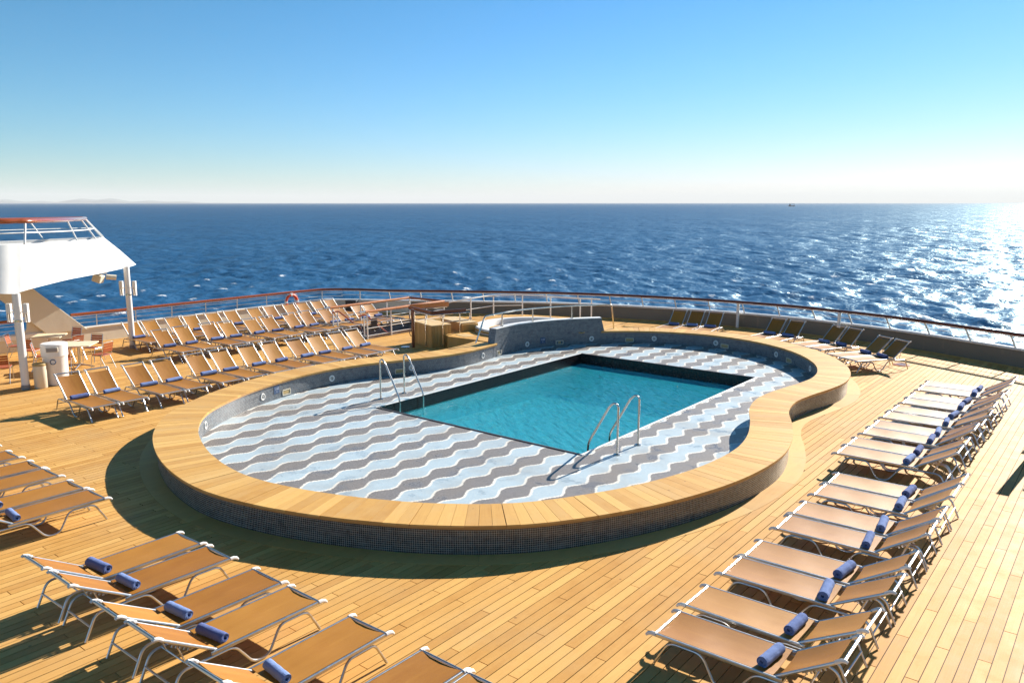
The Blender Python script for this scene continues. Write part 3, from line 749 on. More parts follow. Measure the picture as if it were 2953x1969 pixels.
# loungers under the stern rail
def tops(ps_, ax):
    ax = ax / np.linalg.norm(ax); out = []
    for a, b in zip(ps_[:-1], ps_[1:]):
        c = (np.array(a) + np.array(b)) / 2; h = c - ax * .50; out.append((h[0], h[1], math.atan2(-ax[1], -ax[0])))
    return out
Q = tops([(-14.4, 28.35), (-13.75, 28.5), (-13.05, 28.7), (-12.33, 28.75)], np.array([-.12, .99])) + tops([(-10.5, 28.6), (-9.83, 28.45), (-9.18, 28.45)], np.array([.12, .99])) + tops([(-8.22, 28.1), (-7.6, 27.85), (-6.95, 27.5)], np.array([.42, .9])) + tops([(-6.45, 26.85), (-5.88, 26.5), (-5.24, 26.1)], np.array([.55, .83]))
for i, (x, y, a) in enumerate(Q):
    put_lounger('A', x, y, a, f'{ORD[i]} dark-backed lounger from the left under the stern rail', 'loungers under the stern rail',
                f'dark blue towel on the {ORD[i]} lounger from the left under the stern rail', 'towels under the stern rail')

for pr_ in (protoA, protoB):
    for ch in list(pr_.children): bpy.data.objects.remove(ch)
    bpy.data.objects.remove(pr_)
for o in made: individual(o)
# ------------------------------------------------------------------ bulwark, railings, hull
CZ = .55
bw = thing('bulwark', 'low white bulwark with rounded cap running round the stern deck', 'bulwark', (CAP[0][0], CAP[0][1], 0))
hidx = np.arange(len(CAP))
mb = MB()
prof = [(.10, -.01), (.03, CZ - .03), (-.06, CZ - .03), (-.06, -.3)]
def sweep(curve, nrm, prof, closed=False):
    mb = MB(); k = len(prof)
    for p, n in zip(curve, nrm):
        for d, z in prof: mb.v.append((p[0] + n[0] * d, p[1] + n[1] * d, z))
    for i in range(len(curve) - 1):
        for j in range(k - 1):
            a = i * k + j; mb.f.append((a, a + 1, a + k + 1, a + k))
    mb.uv = [[(0, 0)] * 4 for _ in mb.f]; return mb
kc = int(np.argmin(np.linalg.norm(CAP - np.array([-26.3, 25.75]), axis=1)))
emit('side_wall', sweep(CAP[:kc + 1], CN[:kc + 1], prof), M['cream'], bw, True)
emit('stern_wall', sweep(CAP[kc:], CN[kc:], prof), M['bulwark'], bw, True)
emit('cap', MB().tube([(p[0], p[1], CZ) for p in CAP], .055, 8, flat=1.5), M['white'], bw, True)
emit('hull', sweep(CAP, CN, [(-.06, -.3), (-.05, -1.5), (.6, -9), (1.2, -17.5)]), M['white'], None, True, kind='structure')
cd = np.r_[0, np.cumsum(np.linalg.norm(np.diff(CAP, axis=0), axis=1))]
def at_arc(s): return np.array([np.interp(s, cd, CAP[:, 0]), np.interp(s, cd, CAP[:, 1])]), np.array([np.interp(s, cd, CN[:, 0]), np.interp(s, cd, CN[:, 1])])
s_corner = cd[int(np.argmin(np.linalg.norm(CAP - np.array([-29.0, 24.0]), axis=1)))]
s = cd[int(np.argmin(np.abs(CAP[:, 1] - 12.9)))]
while s < cd[-1] - 12:
    p, n = at_arc(s)
    if s > s_corner + 1:
        q = p + n * .27
        emit('bracket', MB().prism_x([(0, 0), (.03, 0), (.03, .5), (0, .5)], -.05, .05).xform(Matrix.Translation((q[0], q[1], 0)) @ Matrix.Rotation(math.atan2(n[1], n[0]) - math.pi / 2, 4, 'Z')), M['white'], bw)
    pl = p + n * .085
    if int(s / 2.2) % 2 == 0:
        emit('wall_lamp', MB().box((pl[0], pl[1], .36), (.75, .06, .06), rz=math.atan2(n[1], n[0]) + math.pi / 2), M['table_top'] if s < s_corner else M['cream'], bw, bevel=.012)
    s += 2.2
def lean(s):
    f = min(max((s - s_corner - .8) / 1.6, 0), 1); e = min(max((cd[-1] - 18.5 - s) / 2, 0), 1); return .04 + .36 * f * e
def railing(name, s0, s1, label, left_rails, spacing=1.45, wood_='rail_wood', pr=.028):
    p0, _ = at_arc(s0); th = thing(name, label, 'railing', (p0[0], p0[1], CZ), 'railings round the stern deck'); RZ = 1.06
    ss = np.arange(s0, s1, .3)
    def pt(s, z): p, n = at_arc(s); f = (z - CZ) / (RZ - CZ); q = p + n * lean(s) * f; return (q[0], q[1], z)
    emit('handrail', MB().tube([pt(s, RZ) for s in ss], .052, 10, flat=1.35), M[wood_], th, True)
    for z in left_rails: emit('mid_rail', MB().tube([pt(s, z) for s in ss], .011, 6), M['white'], th, True)
    emit('top_strip', MB().tube([pt(s, RZ - .075) for s in ss], .014, 6), M['white'], th, True)
    s = s0 + .9
    while s < s1 - .1:
        emit('post', MB().tube([pt(s, CZ + .03), pt(s, RZ - .04)], pr, 6, flat=.7), M['white'], th, True); s += spacing
def s_at(x=None, y=None, after=0):
    if y is not None: return cd[int(np.argmin(np.abs(CAP[:150, 1] - y)))] if False else float(np.interp(y, CAP[:80, 1], cd[:80]))
s12 = s_at(y=12.3)
railing('side_railing', s12, s_corner + .35, 'white side railing with varnished handrail behind the left lounger rows', (.74, .90))
railing('stern_railing', s_corner, cd[-1] - 12, 'leaning white stern railing with dark varnished handrail across the back of the deck', (.80,), 1.45, 'dark_wood', .036)
railing('forward_railing', 2.0, s_at(y=10.6), 'short white railing seen under the canopy at the left edge', (.72, .88))
emit('gutter', sweep(CAP[20:], CN[20:], [(.06, .006), (.06, .012), (.22, .012), (.22, -.005)]), M['margin'], deck)
# thick stanchions holding the stern rail from inside
for i, (x, y) in enumerate([(-12.71, 30.86), (-8.6, 30.35)]):
    st_ = emit('rail_stanchion', MB().tube([(x, y, 0), (x, y, 1.02)], .06, 10), M['white'], None, True)
    tag(st_, ['thick white stanchion under the stern rail behind the three dark loungers', 'thick white stanchion under the stern rail above the pair of dark loungers'][i], 'stanchion', 'stanchions of the stern rail')

# life ring
lr = thing('life_ring', 'orange life ring with white bands hanging on the side railing', 'life ring', (-29.62, 21.62, .32), 'life rings')
c = Vector((-29.66, 21.62, .66)); RR = .29
ringpts = [(c.x, c.y + RR * math.cos(a), c.z + RR * math.sin(a)) for a in np.linspace(0, 2 * math.pi, 40, endpoint=False)]
emit('ring', MB().tube(ringpts, .062, 10, True), M['orange'], lr, True)
for k in range(4):
    a0 = math.pi / 2 * k + math.pi / 2; aa = np.linspace(a0 - .15, a0 + .15, 5)
    emit('band', MB().tube([(c.x, c.y + RR * math.cos(a), c.z + RR * math.sin(a)) for a in aa], .066, 10), M['white'], lr, True)
emit('rope', MB().tube([(c.x + .03, c.y + (RR + .085 + .02 * math.cos(8 * a)) * math.cos(a), c.z + (RR + .085 + .02 * math.cos(8 * a)) * math.sin(a)) for a in np.linspace(0, 2 * math.pi, 48, endpoint=False)], .008, 5, True), M['white'], lr, True)

# ------------------------------------------------------------------ upper deck corner (canopy) at the left, posts, ship's side plate
def unpix(x, y, Yc=None, z=None):                           # survey: sight line of a measured picture point -> place on the ship
    a = (x - 1176) / 1829.; b = -(y - 784) / 1829.
    rt_ = Vector((math.sin(HEAD), math.cos(HEAD), 0)); up = rt_.cross(look); d = rt_ * a + look + up * b
    tt = (z - CAM_H) / d.z if z is not None else Yc / d.dot(FWD)
    return Vector((0, 0, CAM_H)) + d * tt
def k56(x, y): return ((x / 5.6) / 1.2555, (620 + y / 5.6) / 1.2555)
bot = [(-700, 1235, 2.5), (-300, 1262, 2.53), (0, 1272, 2.55), (240, 1268, 2.55), (510, 1190, 2.58), (1090, 1045, 2.66), (1530, 960, 2.71), (1950, 870, 2.76), (2130, 826, 2.79), (2200, 798, 2.8)]
top = [(-700, 500), (-300, 492), (0, 485), (240, 474), (510, 460), (1000, 437), (1350, 412), (1530, 394), (1620, 372), (1662, 350)]
rail_ = [(-700, 108), (-300, 106), (0, 105), (240, 100), (510, 94), (900, 84), (1150, 76), (1290, 70), (1350, 64), (1372, 56)]
Bp, Tp, Rp = [], [], []
for (bx, by, bz), (tx, ty), (rx, ry) in zip(bot, top, rail_):
    p = unpix(*k56(bx, by), z=bz); yc = p.dot(FWD)
    dd = {-700: 20.55, -300: 20.7, 0: 20.9, 240: 21.2, 510: 21.7, 1090: 23.4, 1530: 25.4, 1950: 27.9, 2130: 29.2, 2200: 30.0}.get(bx)
    if dd: p = unpix(*k56(bx, by), Yc=dd); yc = dd
    Bp.append(p); Tp.append(unpix(*k56(tx, ty), Yc=yc + .55)); Rp.append(unpix(*k56(rx, ry), Yc=yc + .95))
Bc, Tc, Rc = catmull(Bp, 6), catmull(Tp, 6), catmull(Rp, 6)
ud = thing('upper_deck', 'white flared corner of the upper deck jutting in from the left on two posts', 'upper deck', (Bp[3].x, Bp[3].y, 2.55))
mb = MB(); nB = len(Bc)
def loft(mb, *curves):
    n0 = len(mb.v); k = len(curves); n = len(curves[0])
    for i in range(n):
        for c_ in curves: mb.v.append(tuple(c_[i]))
    for i in range(n - 1):
        for j in range(k - 1):
            a = n0 + i * k + j; mb.f.append((a, a + k, a + k + 1, a + 1)); mb.uv.append([(0, 0)] * 4)
    return mb
nrm_in = normals2(Bc[:, :2]); 
if np.dot(nrm_in[10], np.array([-1, -.3])) < 0: nrm_in = -nrm_in
In = np.stack([Tc[:, 0] + nrm_in[:, 0] * .08, Tc[:, 1] + nrm_in[:, 1] * .08, Tc[:, 2] - .01], 1)
In2 = np.stack([In[:, 0], In[:, 1], np.full(nB, 3.0)], 1)
Mid = (Bc * .5 + Tc * .5); Mid[:, :2] -= nrm_in * .03
emit('fascia', loft(MB(), Bc, Mid, Tc, In, In2), M['white'], ud, True)
tip = Bc[-1]; ttip = Tc[-1]
# outboard side of the deck follows the ship's side
side_b = np.array([tip + (np.array([-30.3, -1.0, 2.6]) - tip) * q for q in np.linspace(0, 1, 8)]); side_b[1:-1, 0] -= .15
side_t = np.array([ttip + (np.array([-29.9, -1.0, 3.62]) - ttip) * q for q in np.linspace(0, 1, 8)])
emit('outboard_side', loft(MB(), side_b, side_t, side_t + np.array([.1, 0, 0]), np.c_[side_t[:, :2] + np.array([.1, 0]), np.full(8, 3.0)]), M['white'], ud, True)
poly = [tuple(p[:2] + q * .5) for p, q in zip(Bc[:-9:3], nrm_in[:-9:3])] + [(p[0] + .35, p[1]) for p in side_b[2:]] + [(Bc[0][0] - 2.0, -1)]
so_ = MB(); n_ = len(poly); so_.add([(x, y, 2.72) for x, y in poly] + [(x, y, 2.9) for x, y in poly], [tuple(range(n_)), tuple(range(n_, 2 * n_))[::-1]])
emit('soffit', so_, M['cream'], ud)
far_r = np.array([Rc[-1] + (np.array([-29.3, -1.0, 4.42]) - Rc[-1]) * q for q in np.linspace(0, 1, 8)])
allr = np.vstack([Rc, far_r[1:]])
emit('handrail', MB().tube([tuple(p) for p in allr], .072, 10, flat=1.3), M['rail_wood'], ud, True)
Mr = Tc * .52 + Rc * .48; far_m = side_t * .5 + far_r * .5
emit('mid_rail', MB().tube([tuple(p) for p in np.vstack([Mr, far_m[1:]])], .02, 6), M['white'], ud, True)
for q in (10, 22, 34, 43, 51):
    if q < nB: emit('post', MB().tube([tuple(Tc[q]), tuple(Rc[q])], .034, 6, flat=.8), M['white'], ud, True)
emit('post', MB().tube([tuple(Tc[-1]), tuple(Rc[-1])], .034, 6, flat=.8), M['white'], ud, True)
for q in (1, 3, 5):
    emit('post', MB().tube([tuple(side_t[q]), tuple(far_r[q])], .03, 6), M['white'], ud, True)
def canopy_post(x, y, h, r, label):
    th = thing('canopy_post', label, 'post', (x, y, 0), 'posts under the upper deck')
    emit('pole', MB().tube([(x, y, .12), (x, y, h)], r, 14), M['white'], th, True)
    emit('foot', MB().lathe([(r + .012, 0), (r + .012, .12), (r, .13)], (x, y, 0), 14), M['grey'], th, True)
    emit('collar', MB().lathe([(r + .012, 0), (r + .012, .05), (r, .055)], (x, y, 1.86), 14), M['steel'], th, True)
    rt_ = Vector((math.sin(HEAD), math.cos(HEAD), 0)); a = math.atan2(rt_.y, rt_.x)
    for s in (-1, 1):
        q = Vector((x, y, 2.1)) + rt_ * s * (r + .13)
        lo_ = emit('wall_lantern', MB().box((q.x, q.y, 2.22), (.12, .10, .26), rz=a), M['white'], th, bevel=.01)
        for e in (-1, 1):
            w = q + rt_ * e * .042; emit('lamp_fin', MB().box((w.x, w.y, 1.97), (.022, .09, .24), rz=a), M['white'], lo_)
        emit('bulb_tube', MB().tube([(q.x, q.y, 1.87), (q.x, q.y, 2.08)], .022, 8), M['brass'], lo_, True)
        b_ = Vector((x, y, 2.12)); emit('lamp_arm', MB().tube([b_ + rt_ * s * r * .8, Vector((q.x, q.y, 2.12))], .016, 6), M['steel'], lo_, True)
canopy_post(-23.52, 8.38, 2.62, .10, 'white canopy post at the left edge, beside the litter bins')
canopy_post(-27.37, 13.25, 2.85, .095, 'white canopy post behind the cafe tables, beside the lounger rows')
# flood light under the canopy
fl = thing('flood_light', 'beige flood light hanging below the upper deck edge', 'flood light', (-27.0, 12.3, 2.45))
emit('housing', MB().box((-27.0, 12.12, 2.55), (.28, .26, .26), rz=.6, ry=.35), M['cream'], fl, bevel=.02)
emit('lens_tube', MB().tube([(-27.0, 12.38, 2.58), (-26.9, 12.66, 2.54)], .085, 12), M['cream'], fl, True)
emit('bracket', MB().box((-27.0, 12.2, 2.71), (.06, .4, .05)), M['white'], fl)
# raking plate of the ship's side
sp = thing('side_plate', 'raking white side plate rising from the bulwark to the upper deck', 'plate', (-29.85, 12, .5))
emit('raking_strip', MB().prism_x([(11.41, .50), (12.78, .50), (11.11, 2.12), (10.5, 2.85), (9.0, 2.85), (10.12, 1.80)], -29.78, -29.66), M['cream'], sp, bevel=.012)
arcp = [(10.55, .50), (10.74, .60), (10.84, .74), (10.87, .92), (10.84, 1.12), (10.72, 1.24)]
emit('infill_panel', MB().prism_x([(11.5, .50)] + arcp + [(10.66, 1.30), (11.2, .80)], -29.88, -29.80), M['cream'], sp)
emit('coaming', MB().prism_x([(-4, .42), (-4, .56), (11.6, .56), (11.6, .42)], -29.92, -29.72), M['white'], sp)

# ------------------------------------------------------------------ bins, tables, chairs
bn = thing('litter_bin', 'tall white litter bin with slot and round badge beside canopy post', 'litter bin', (-23.55, 9.2, 0))
c = (-23.55, 9.2)
emit('body', MB().lathe([(.275, 0), (.30, .02), (.315, .8), (.325, .82)], (*c, 0), 32), M['white'], bn, True)
hd = emit('hood', MB().lathe([(.335, .82), (.338, 1.14), (.31, 1.165), (.001, 1.175)], (*c, 0), 32), M['white'], bn, True)
dirc = Vector((.62, -.78, 0)); dirc.rotate(Euler((0, 0, .35)))
def on_bin(z, ang=0, r=.337):
    d = dirc.copy(); d.rotate(Euler((0, 0, ang))); return frame((c[0] + d.x * r, c[1] + d.y * r), (d.x, d.y), z)
emit('slot', MB().box((0, 0, -.012), (.30, .13, .04)).xform(on_bin(1.02)), M['cream'], hd, bevel=.01)
emit('slot_opening', MB().box((0, -.005, .0), (.26, .10, .03)).xform(on_bin(1.02)), M['grey'], hd)
m = on_bin(.68, .0, .316)
emit('badge', MB().lathe([(.075, 0), (.075, .006), (.001, .007)], seg=20).xform(m), M['white'], bn)
emit('badge_ring', MB().tube([(.066 * math.cos(a), .066 * math.sin(a), .008) for a in np.linspace(0, 2 * math.pi, 20, endpoint=False)], .012, 5, True).xform(m), M['label_blue'], bn)
sb = thing('ash_bin', 'short beige cylinder bin between canopy post and litter bin', 'ash bin', (-23.38, 8.72, 0))
emit('body', MB().lathe([(.15, 0), (.165, .02), (.172, .62)], (-23.38, 8.72, 0), 24), M['cream'], sb, True)
emit('ash_tray', MB().lathe([(.175, .62), (.178, .67), (.16, .69), (.12, .665), (.001, .66)], (-23.38, 8.72, 0), 24), M['brass'], sb, True)
def table(x, y, rz, hd_, label):
    th = thing('cafe_table', label, 'table', (x, y, 0), 'cafe tables under the upper deck')
    pts = [(x + hd_ * math.cos(a + rz), y + hd_ * math.sin(a + rz)) for a in (0, math.pi / 2, math.pi, 1.5 * math.pi)]
    pp = rounded([(*((np.array(pts[3]) + np.array(pts[0])) / 2), 0)] + [(*p, 0) for p in pts] + [(*((np.array(pts[3]) + np.array(pts[0])) / 2), 0)], .07, 4)
    emit('table_top', MB().prism([(p.x, p.y) for p in pp[:-1]], .715, .745), M['table_top'], th)
    emit('pedestal', MB().tube([(x, y, .06), (x, y, .715)], .04, 12), M['steel'], th, True)
    for k in range(4):
        a = rz + k * math.pi / 2 + .78; emit('foot', MB().tube([(x, y, .10), (x + .2 * math.cos(a), y + .2 * math.sin(a), .07), (x + .42 * math.cos(a), y + .42 * math.sin(a), .02)], [.03, .024, .018], 8), M['steel'], th, True)
table(-25.4, 10.62, .05, .66, 'pale square cafe table nearest the lounger rows, behind the litter bin')
table(-27.75, 10.72, .12, .64, 'pale square cafe table next to the raking side plate')
table(-25.75, 8.02, .3, .6, 'pale cafe table cut by the left edge of the photo')
def make_chair():
    r = thing('cafe_chair', '', 'chair')                   # faces +x
    emit('seat', MB().box((0, 0, .44), (.40, .40, .025), ry=-.05), M['chair_wood'], r, bevel=.01)
    for s in (-1, 1):
        emit('frame', MB().tube(rounded([(.25, s * .2, .0), (.19, s * .2, .43), (-.17, s * .2, .42), (-.27, s * .2, .83)], .06, 4), .012, 7), M['alu'], r, True)
        emit('leg', MB().tube([(-.10, s * .2, .43), (-.30, s * .2, 0)], .012, 7), M['alu'], r, True)
    for k in range(4): emit('back_slat', MB().box((-.215 - .017 * k, 0, .555 + k * .072), (.016, .40, .062), ry=-.24), M['chair_wood'], r, bevel=.006)
    emit('top_tube', MB().tube([(-.27, -.2, .83), (-.275, 0, .836), (-.27, .2, .83)], .013, 7), M['alu'], r, True)
    return r
ch0 = make_chair(); first = True
for x, y, a, lb in [(-24.68, 10.98, R(205), 'red-brown cafe chair in sunlight at the right of the nearer table'), (-26.1, 11.35, R(-60), 'dark slatted cafe chair on the far side of the nearer table'),
                    (-26.78, 11.05, R(195), 'cafe chair with bright metal edge between the two tables'), (-28.2, 11.6, R(-70), 'dark slatted cafe chair behind the table by the raking plate'),
                    (-27.15, 9.98, R(120), 'cafe chair with dark shaded back turned to the camera, left of the bin'), (-28.35, 9.95, R(50), 'orange-lit cafe chair beside the left canopy post'),
                    (-25.85, 9.75, R(65), 'orange cafe chair partly hidden by the litter bin'), (-24.85, 9.95, R(150), 'cafe chair right behind the litter bin with crossed legs'), (-24.95, 8.35, R(150), 'red cafe chair cut off behind the left canopy post')]:
    o = ch0 if first else copy_tree(ch0); first = False
    o.location = (x, y, .003); o.rotation_euler = (0, 0, a); o['label'] = lb; o['group'] = 'cafe chairs round the tables'

# ------------------------------------------------------------------ stairwell, its guard rail
sw = thing('stairwell', 'grey stairwell with steps going down through the deck', 'stairwell', (WELL[0], WELL[2], 0))
a0, a1, b0, b1 = WELL
emit('well_lining', inner_band(a0, a1, b0, b1, -2.8, .09), M['grey'], sw)
emit('coaming', ringbox(MB(), a0, a1, b0, b1, .06, -.01, .10), M['grey'], sw, bevel=.01)
emit('well_floor', MB().add([(a0, b0, -2.8), (a1, b0, -2.8), (a1, b1, -2.8), (a0, b1, -2.8)], [(0, 1, 2, 3)]), M['grey'], sw)
for k in range(11): emit('step', MB().box(((a0 + a1) / 2, b0 + .14 + k * .27, -.10 - k * .19), (a1 - a0 - .05, .28, .05)), M['grey'], sw)
for x in (a0 + .14, a1 - .14):
    emit('stair_handrail', MB().tube(rounded([(x, b0 - .35, .86), (x, b0 - .05, .90), (x, b0 + 2.6, -1.1)], .1, 4), .032, 8), M['rail_wood'], sw, True)
    emit('stair_post', MB().tube([(x, b0 - .1, 0), (x, b0 - .1, .86)], .022, 8), M['white'], sw, True)
gr = thing('stair_guard', 'white stair guard rail with orange varnished handrails around the stairwell', 'railing', (a0, b0, 0))
gp = [(-24.32, 19.45), (-24.36, 23.75), (-22.36, 23.75), (-22.36, 19.5)]
for p, q, wd in ((gp[0], gp[1], 'rail_light'), (gp[1], gp[2], 'rail_wood'), (gp[2], gp[3], 'rail_light')):
    emit('handrail', MB().tube([(*p, 1.03), (*q, 1.03)], .05, 10, flat=1.25), M[wd], gr, True)
for p in ((gp[0][0], gp[0][1] - .3), (gp[3][0], gp[3][1] - .3)):
    emit('handrail_end', MB().tube([(p[0], p[1] + .3, 1.03), (p[0], p[1] + .02, 1.03)], .045, 10, flat=1.2), M['steel'], gr, True)
for z in (.12, .40, .68): emit('mid_rail', MB().tube([(*p, z) for p in gp], .013, 6), M['white'], gr, True)
for p in [(gp[0][0], 19.6), (gp[0][0], 21.0), (gp[0][0], 22.4), gp[1], gp[2], (gp[3][0], 22.03), (gp[3][0], 20.8), (gp[3][0], 19.6), (-23.36, 23.75)]:
    emit('post', MB().tube([(*p, .0), (*p, 1.0)], .026, 8), M['white'], gr, True)
emit('notice_plate', MB().box((gp[3][0] - .02, 19.95, .5), (.02, .30, .42)), M['dark'], gr)

# ------------------------------------------------------------------ bar counter, wind tray, shower, bench, steps
th18 = R(18); ax_a = Vector((-math.cos(th18), math.sin(th18), 0)); ax_b = Vector((math.sin(th18), math.cos(th18), 0)); C0 = Vector((-19.18, 19.73, 0))
def loc_(a, b, z): return C0 + ax_a * a + ax_b * b + Vector((0, 0, z))
RZ_ = -th18
bc = thing('bar_counter', 'teak deck bar counter with pale top beside the stairwell', 'counter', tuple(C0))
LA, LB, HH = 1.42, .78, .76
emit('carcass', MB().box(loc_(LA / 2, LB / 2, HH / 2), (LA - .03, LB - .03, HH), rz=RZ_), M['dark_wood'], bc)
n_ = 12
for k in range(n_): emit('panel', MB().box(loc_((k + .5) * LA / n_, .004, HH / 2), (LA / n_ - .008, .022, HH), rz=RZ_), M['counter'], bc)
n_ = 7
for k in range(n_): emit('panel', MB().box(loc_(.004, (k + .5) * LB / n_, HH / 2), (.022, LB / n_ - .008, HH), rz=RZ_), M['counter'], bc)
for k in range(5): emit('top_board', MB().box(loc_(LA / 2, (k + .5) * LB / 5, HH + .017), (LA + .02, LB / 5 - .005, .034), rz=RZ_), M['counter_top'], bc)
bc2 = thing('rear_counter', 'second teak counter with slanted end panel behind the bar counter', 'counter', tuple(loc_(.3, 1.25, 0)))
emit('carcass', MB().box(loc_(.95, 1.6, .36), (1.5, .62, .72), rz=RZ_), M['counter'], bc2)
for k in range(5): emit('top_board', MB().box(loc_(.95, 1.35 + k * .135, .745), (1.62, .13, .036), rz=RZ_), M['counter_top'], bc2)
emit('end_panel', MB().box(loc_(.12, 1.6, .36), (.05, .66, .72), rz=RZ_, ry=.12), M['counter'], bc2)
wt = thing('wind_tray', 'dark varnished boards on a steel frame above the bar counter', 'wind screen', tuple(C0))
f = MB(); tz = 1.16
for p, q in ((loc_(-.02, .02, tz), loc_(1.75, .02, tz)), (loc_(-.02, .02, tz), loc_(-.02, 1.38, tz)), (loc_(1.75, .02, tz), loc_(1.75, 1.6, tz))): f.tube([p, q], .024, 8)
f.tube([loc_(-.02, 1.38, tz), loc_(-.04, 1.5, tz), loc_(-.04, 1.52, tz - .05), loc_(-.04, 1.52, .92), loc_(-.03, 1.46, .88), loc_(-.02, .5, .88)], .02, 8)
emit('frame', f, M['steel'], wt, True)
for a, b in ((.35, -.05), (-.06, .42), (1.2, -.05), (-.06, 1.1)): emit('frame_post', MB().tube([loc_(a, b, .05), loc_(a, b, tz)], .022, 8), M['steel'], wt, True)
emit('front_board', MB().box(loc_(.87, .0, tz + .085), (1.76, .025, .125), rz=RZ_), M['dark_wood'], wt)
emit('side_board', MB().box(loc_(-.02, .70, tz + .085), (.025, 1.36, .125), rz=RZ_), M['dark_wood'], wt)
emit('rear_board', MB().box(loc_(1.74, .85, tz + .10), (.025, 1.62, .17), rz=RZ_), M['rail_light'], wt)
sh_ = thing('shower_post', 'reddish wooden shower post with hooks at the left of the bar counter', 'shower', (-19.78, 19.42, 0))
emit('post', MB().box((-19.78, 19.42, .68), (.09, .07, 1.36)), M['dark_wood'], sh_, bevel=.01)
for z in (.42, 1.0): emit('hook', MB().tube([(-19.82, 19.40, z), (-19.95, 19.46, z - .02), (-20.0, 19.48, z + .05), (-20.0, 19.48, z + .14)], .016, 7), M['dark_wood'], sh_, True)
emit('foot_pan', MB().lathe([(.16, 0), (.16, .02), (.02, .03)], (-20.05, 19.3, 0), 16), M['steel'], sh_, True)
stp = thing('step_box', 'small teak step box at the right foot of the bar counter', 'step', tuple(loc_(-.75, 1.0, 0)))
emit('body', MB().box(loc_(-.62, .98, .3), (.62, .42, .26), rz=RZ_), M['counter'], stp)
for k in range(3): emit('tread', MB().box(loc_(-.62, .85 + k * .14, .445), (.66, .13, .03), rz=RZ_), M['counter_top'], stp)

# ------------------------------------------------------------------ whirlpool platform, tub, handrails
PZ = .45
pf = thing('whirlpool_platform', 'low teak platform around the white whirlpool', 'platform', (-18, 22, 0))
pfp = [(-16.72, 19.95), (-17.5, 20.02), (-18.6, 19.95), (-20.3, 21.3), (-21.0, 23.3), (-20.9, 24.9), (-19.9, 25.9), (-18.5, 26.3), (-16.8, 26.6), (-15.2, 26.0), (-14.85, 25.2), (-14.95, 24.6)] + [tuple(inset(CW - .31)[i]) for i in range(ja, jb, 3)]
emit('base', MB().prism(pfp, .0, PZ - .022), M['margin'], pf)
xs = np.arange(-21.0, -14.8, .14)
def pf_iv(x):
    sp = y_spans(pfp, x); return [(sp[i], sp[i + 1]) for i in range(0, len(sp) - 1, 2)]
TUBC, TUBR = np.array([-17.35, 22.95]), 2.0
for x in xs:
    for p, q in pf_iv(x + .07):
        cuts = [(p, q)]; dx = abs(x + .07 - TUBC[0])
        if dx < TUBR - .05:
            hh = math.sqrt((TUBR - .05) ** 2 - dx * dx); cuts = [(p, TUBC[1] - hh), (TUBC[1] + hh, q)]
        for u, v in cuts:
            if v - u > .1: emit('plank', MB().box((x + .07, (u + v) / 2, PZ - .01), (.133, v - u, .024)), M['plank'], pf)
bnd = inset(CW - .33)
def tub_r(a, R0):
    d = np.array([math.cos(a), math.sin(a)]); best = R0
    for i in range(ja - 4, jb + 4):
        p, q = bnd[i] - TUBC, bnd[i + 1] - TUBC; e = q - p; den = d[0] * e[1] - d[1] * e[0]
        if abs(den) < 1e-9: continue
        t_ = (p[0] * e[1] - p[1] * e[0]) / den; s_ = (p[0] * d[1] - p[1] * d[0]) / den
        if t_ > 0 and -1e-6 <= s_ <= 1: best = min(best, t_)
    return best
tub = thing('whirlpool', 'round white whirlpool tub behind the raised mosaic wall', 'whirlpool', (*TUBC, PZ))
NA = 72; mb = MB(); prof = [(0, PZ - .05), (0, .58), (.03, .63), (.30, .64), (.34, .60), (.42, .15), (.8, .10), (.84, -.2)]
for j in range(NA):
    a = 2 * math.pi * j / NA; r = tub_r(a, TUBR)
    for d, z in prof: mb.v.append((TUBC[0] + (max(r - d, .05)) * math.cos(a), TUBC[1] + max(r - d, .05) * math.sin(a), z))
kk = len(prof)
for j in range(NA):
    for i in range(kk - 1): mb.f.append((j * kk + i, ((j + 1) % NA) * kk + i, ((j + 1) % NA) * kk + i + 1, j * kk + i + 1))
mb.f.append(tuple(j * kk + kk - 1 for j in range(NA))); mb.uv = [[(0, 0)] * len(f) for f in mb.f]
emit('shell', mb, M['white'], tub, True)
emit('rim_skirt', MB().tube([(TUBC[0] + (tub_r(a, TUBR) - .02) * math.cos(a), TUBC[1] + (tub_r(a, TUBR) - .02) * math.sin(a), .53) for a in np.linspace(0, 2 * math.pi, NA, endpoint=False)], .055, 6, True), M['counter'], tub, True)
hr = thing('whirlpool_handrail', 'curved steel handrail along the top of the mosaic wall', 'handrail', (-16.95, 19.72, COP))
ridx = jidx[::-1]; cen = inset(CW - .16)
path = [(-16.90, 19.45, COP)] + [(-16.74, 19.72, 1.34)] + [(*cen[i], 1.40) for i in ridx[4:-1:3]] + [(-14.85, 24.55, 1.40), (-14.98, 24.95, COP)]
emit('rail', MB().tube(rounded(path, .08, 3), .026, 8), M['steel'], hr, True)
for q in (.12, .45, .80):
    i = ridx[int(q * (len(ridx) - 1))]; emit('post', MB().tube([(*cen[i], WT + .03), (*cen[i], 1.38)], .024, 8), M['steel'], hr, True)
    emit('base_flange', MB().lathe([(.06, 0), (.06, .012), (.026, .02)], (*cen[i], WT + .035), 12), M['steel'], hr, True)
br = thing('platform_railing', 'steel railing along the back of the whirlpool platform', 'railing', (-20.5, 23.4, PZ))
bp_ = [(-20.95, 22.3), (-20.58, 23.4), (-20.56, 24.77), (-19.73, 25.62), (-18.55, 25.95), (-17.29, 26.2), (-16.86, 26.35)]
ptop = [(*bp_[0], 1.2)] + [(*p, 1.30) for p in bp_[1:]] + [(-16.5, 26.4, 1.30)]
emit('rail', MB().tube([tuple(p) for p in catmull(ptop, 4)], .026, 8), M['white'], br, True)
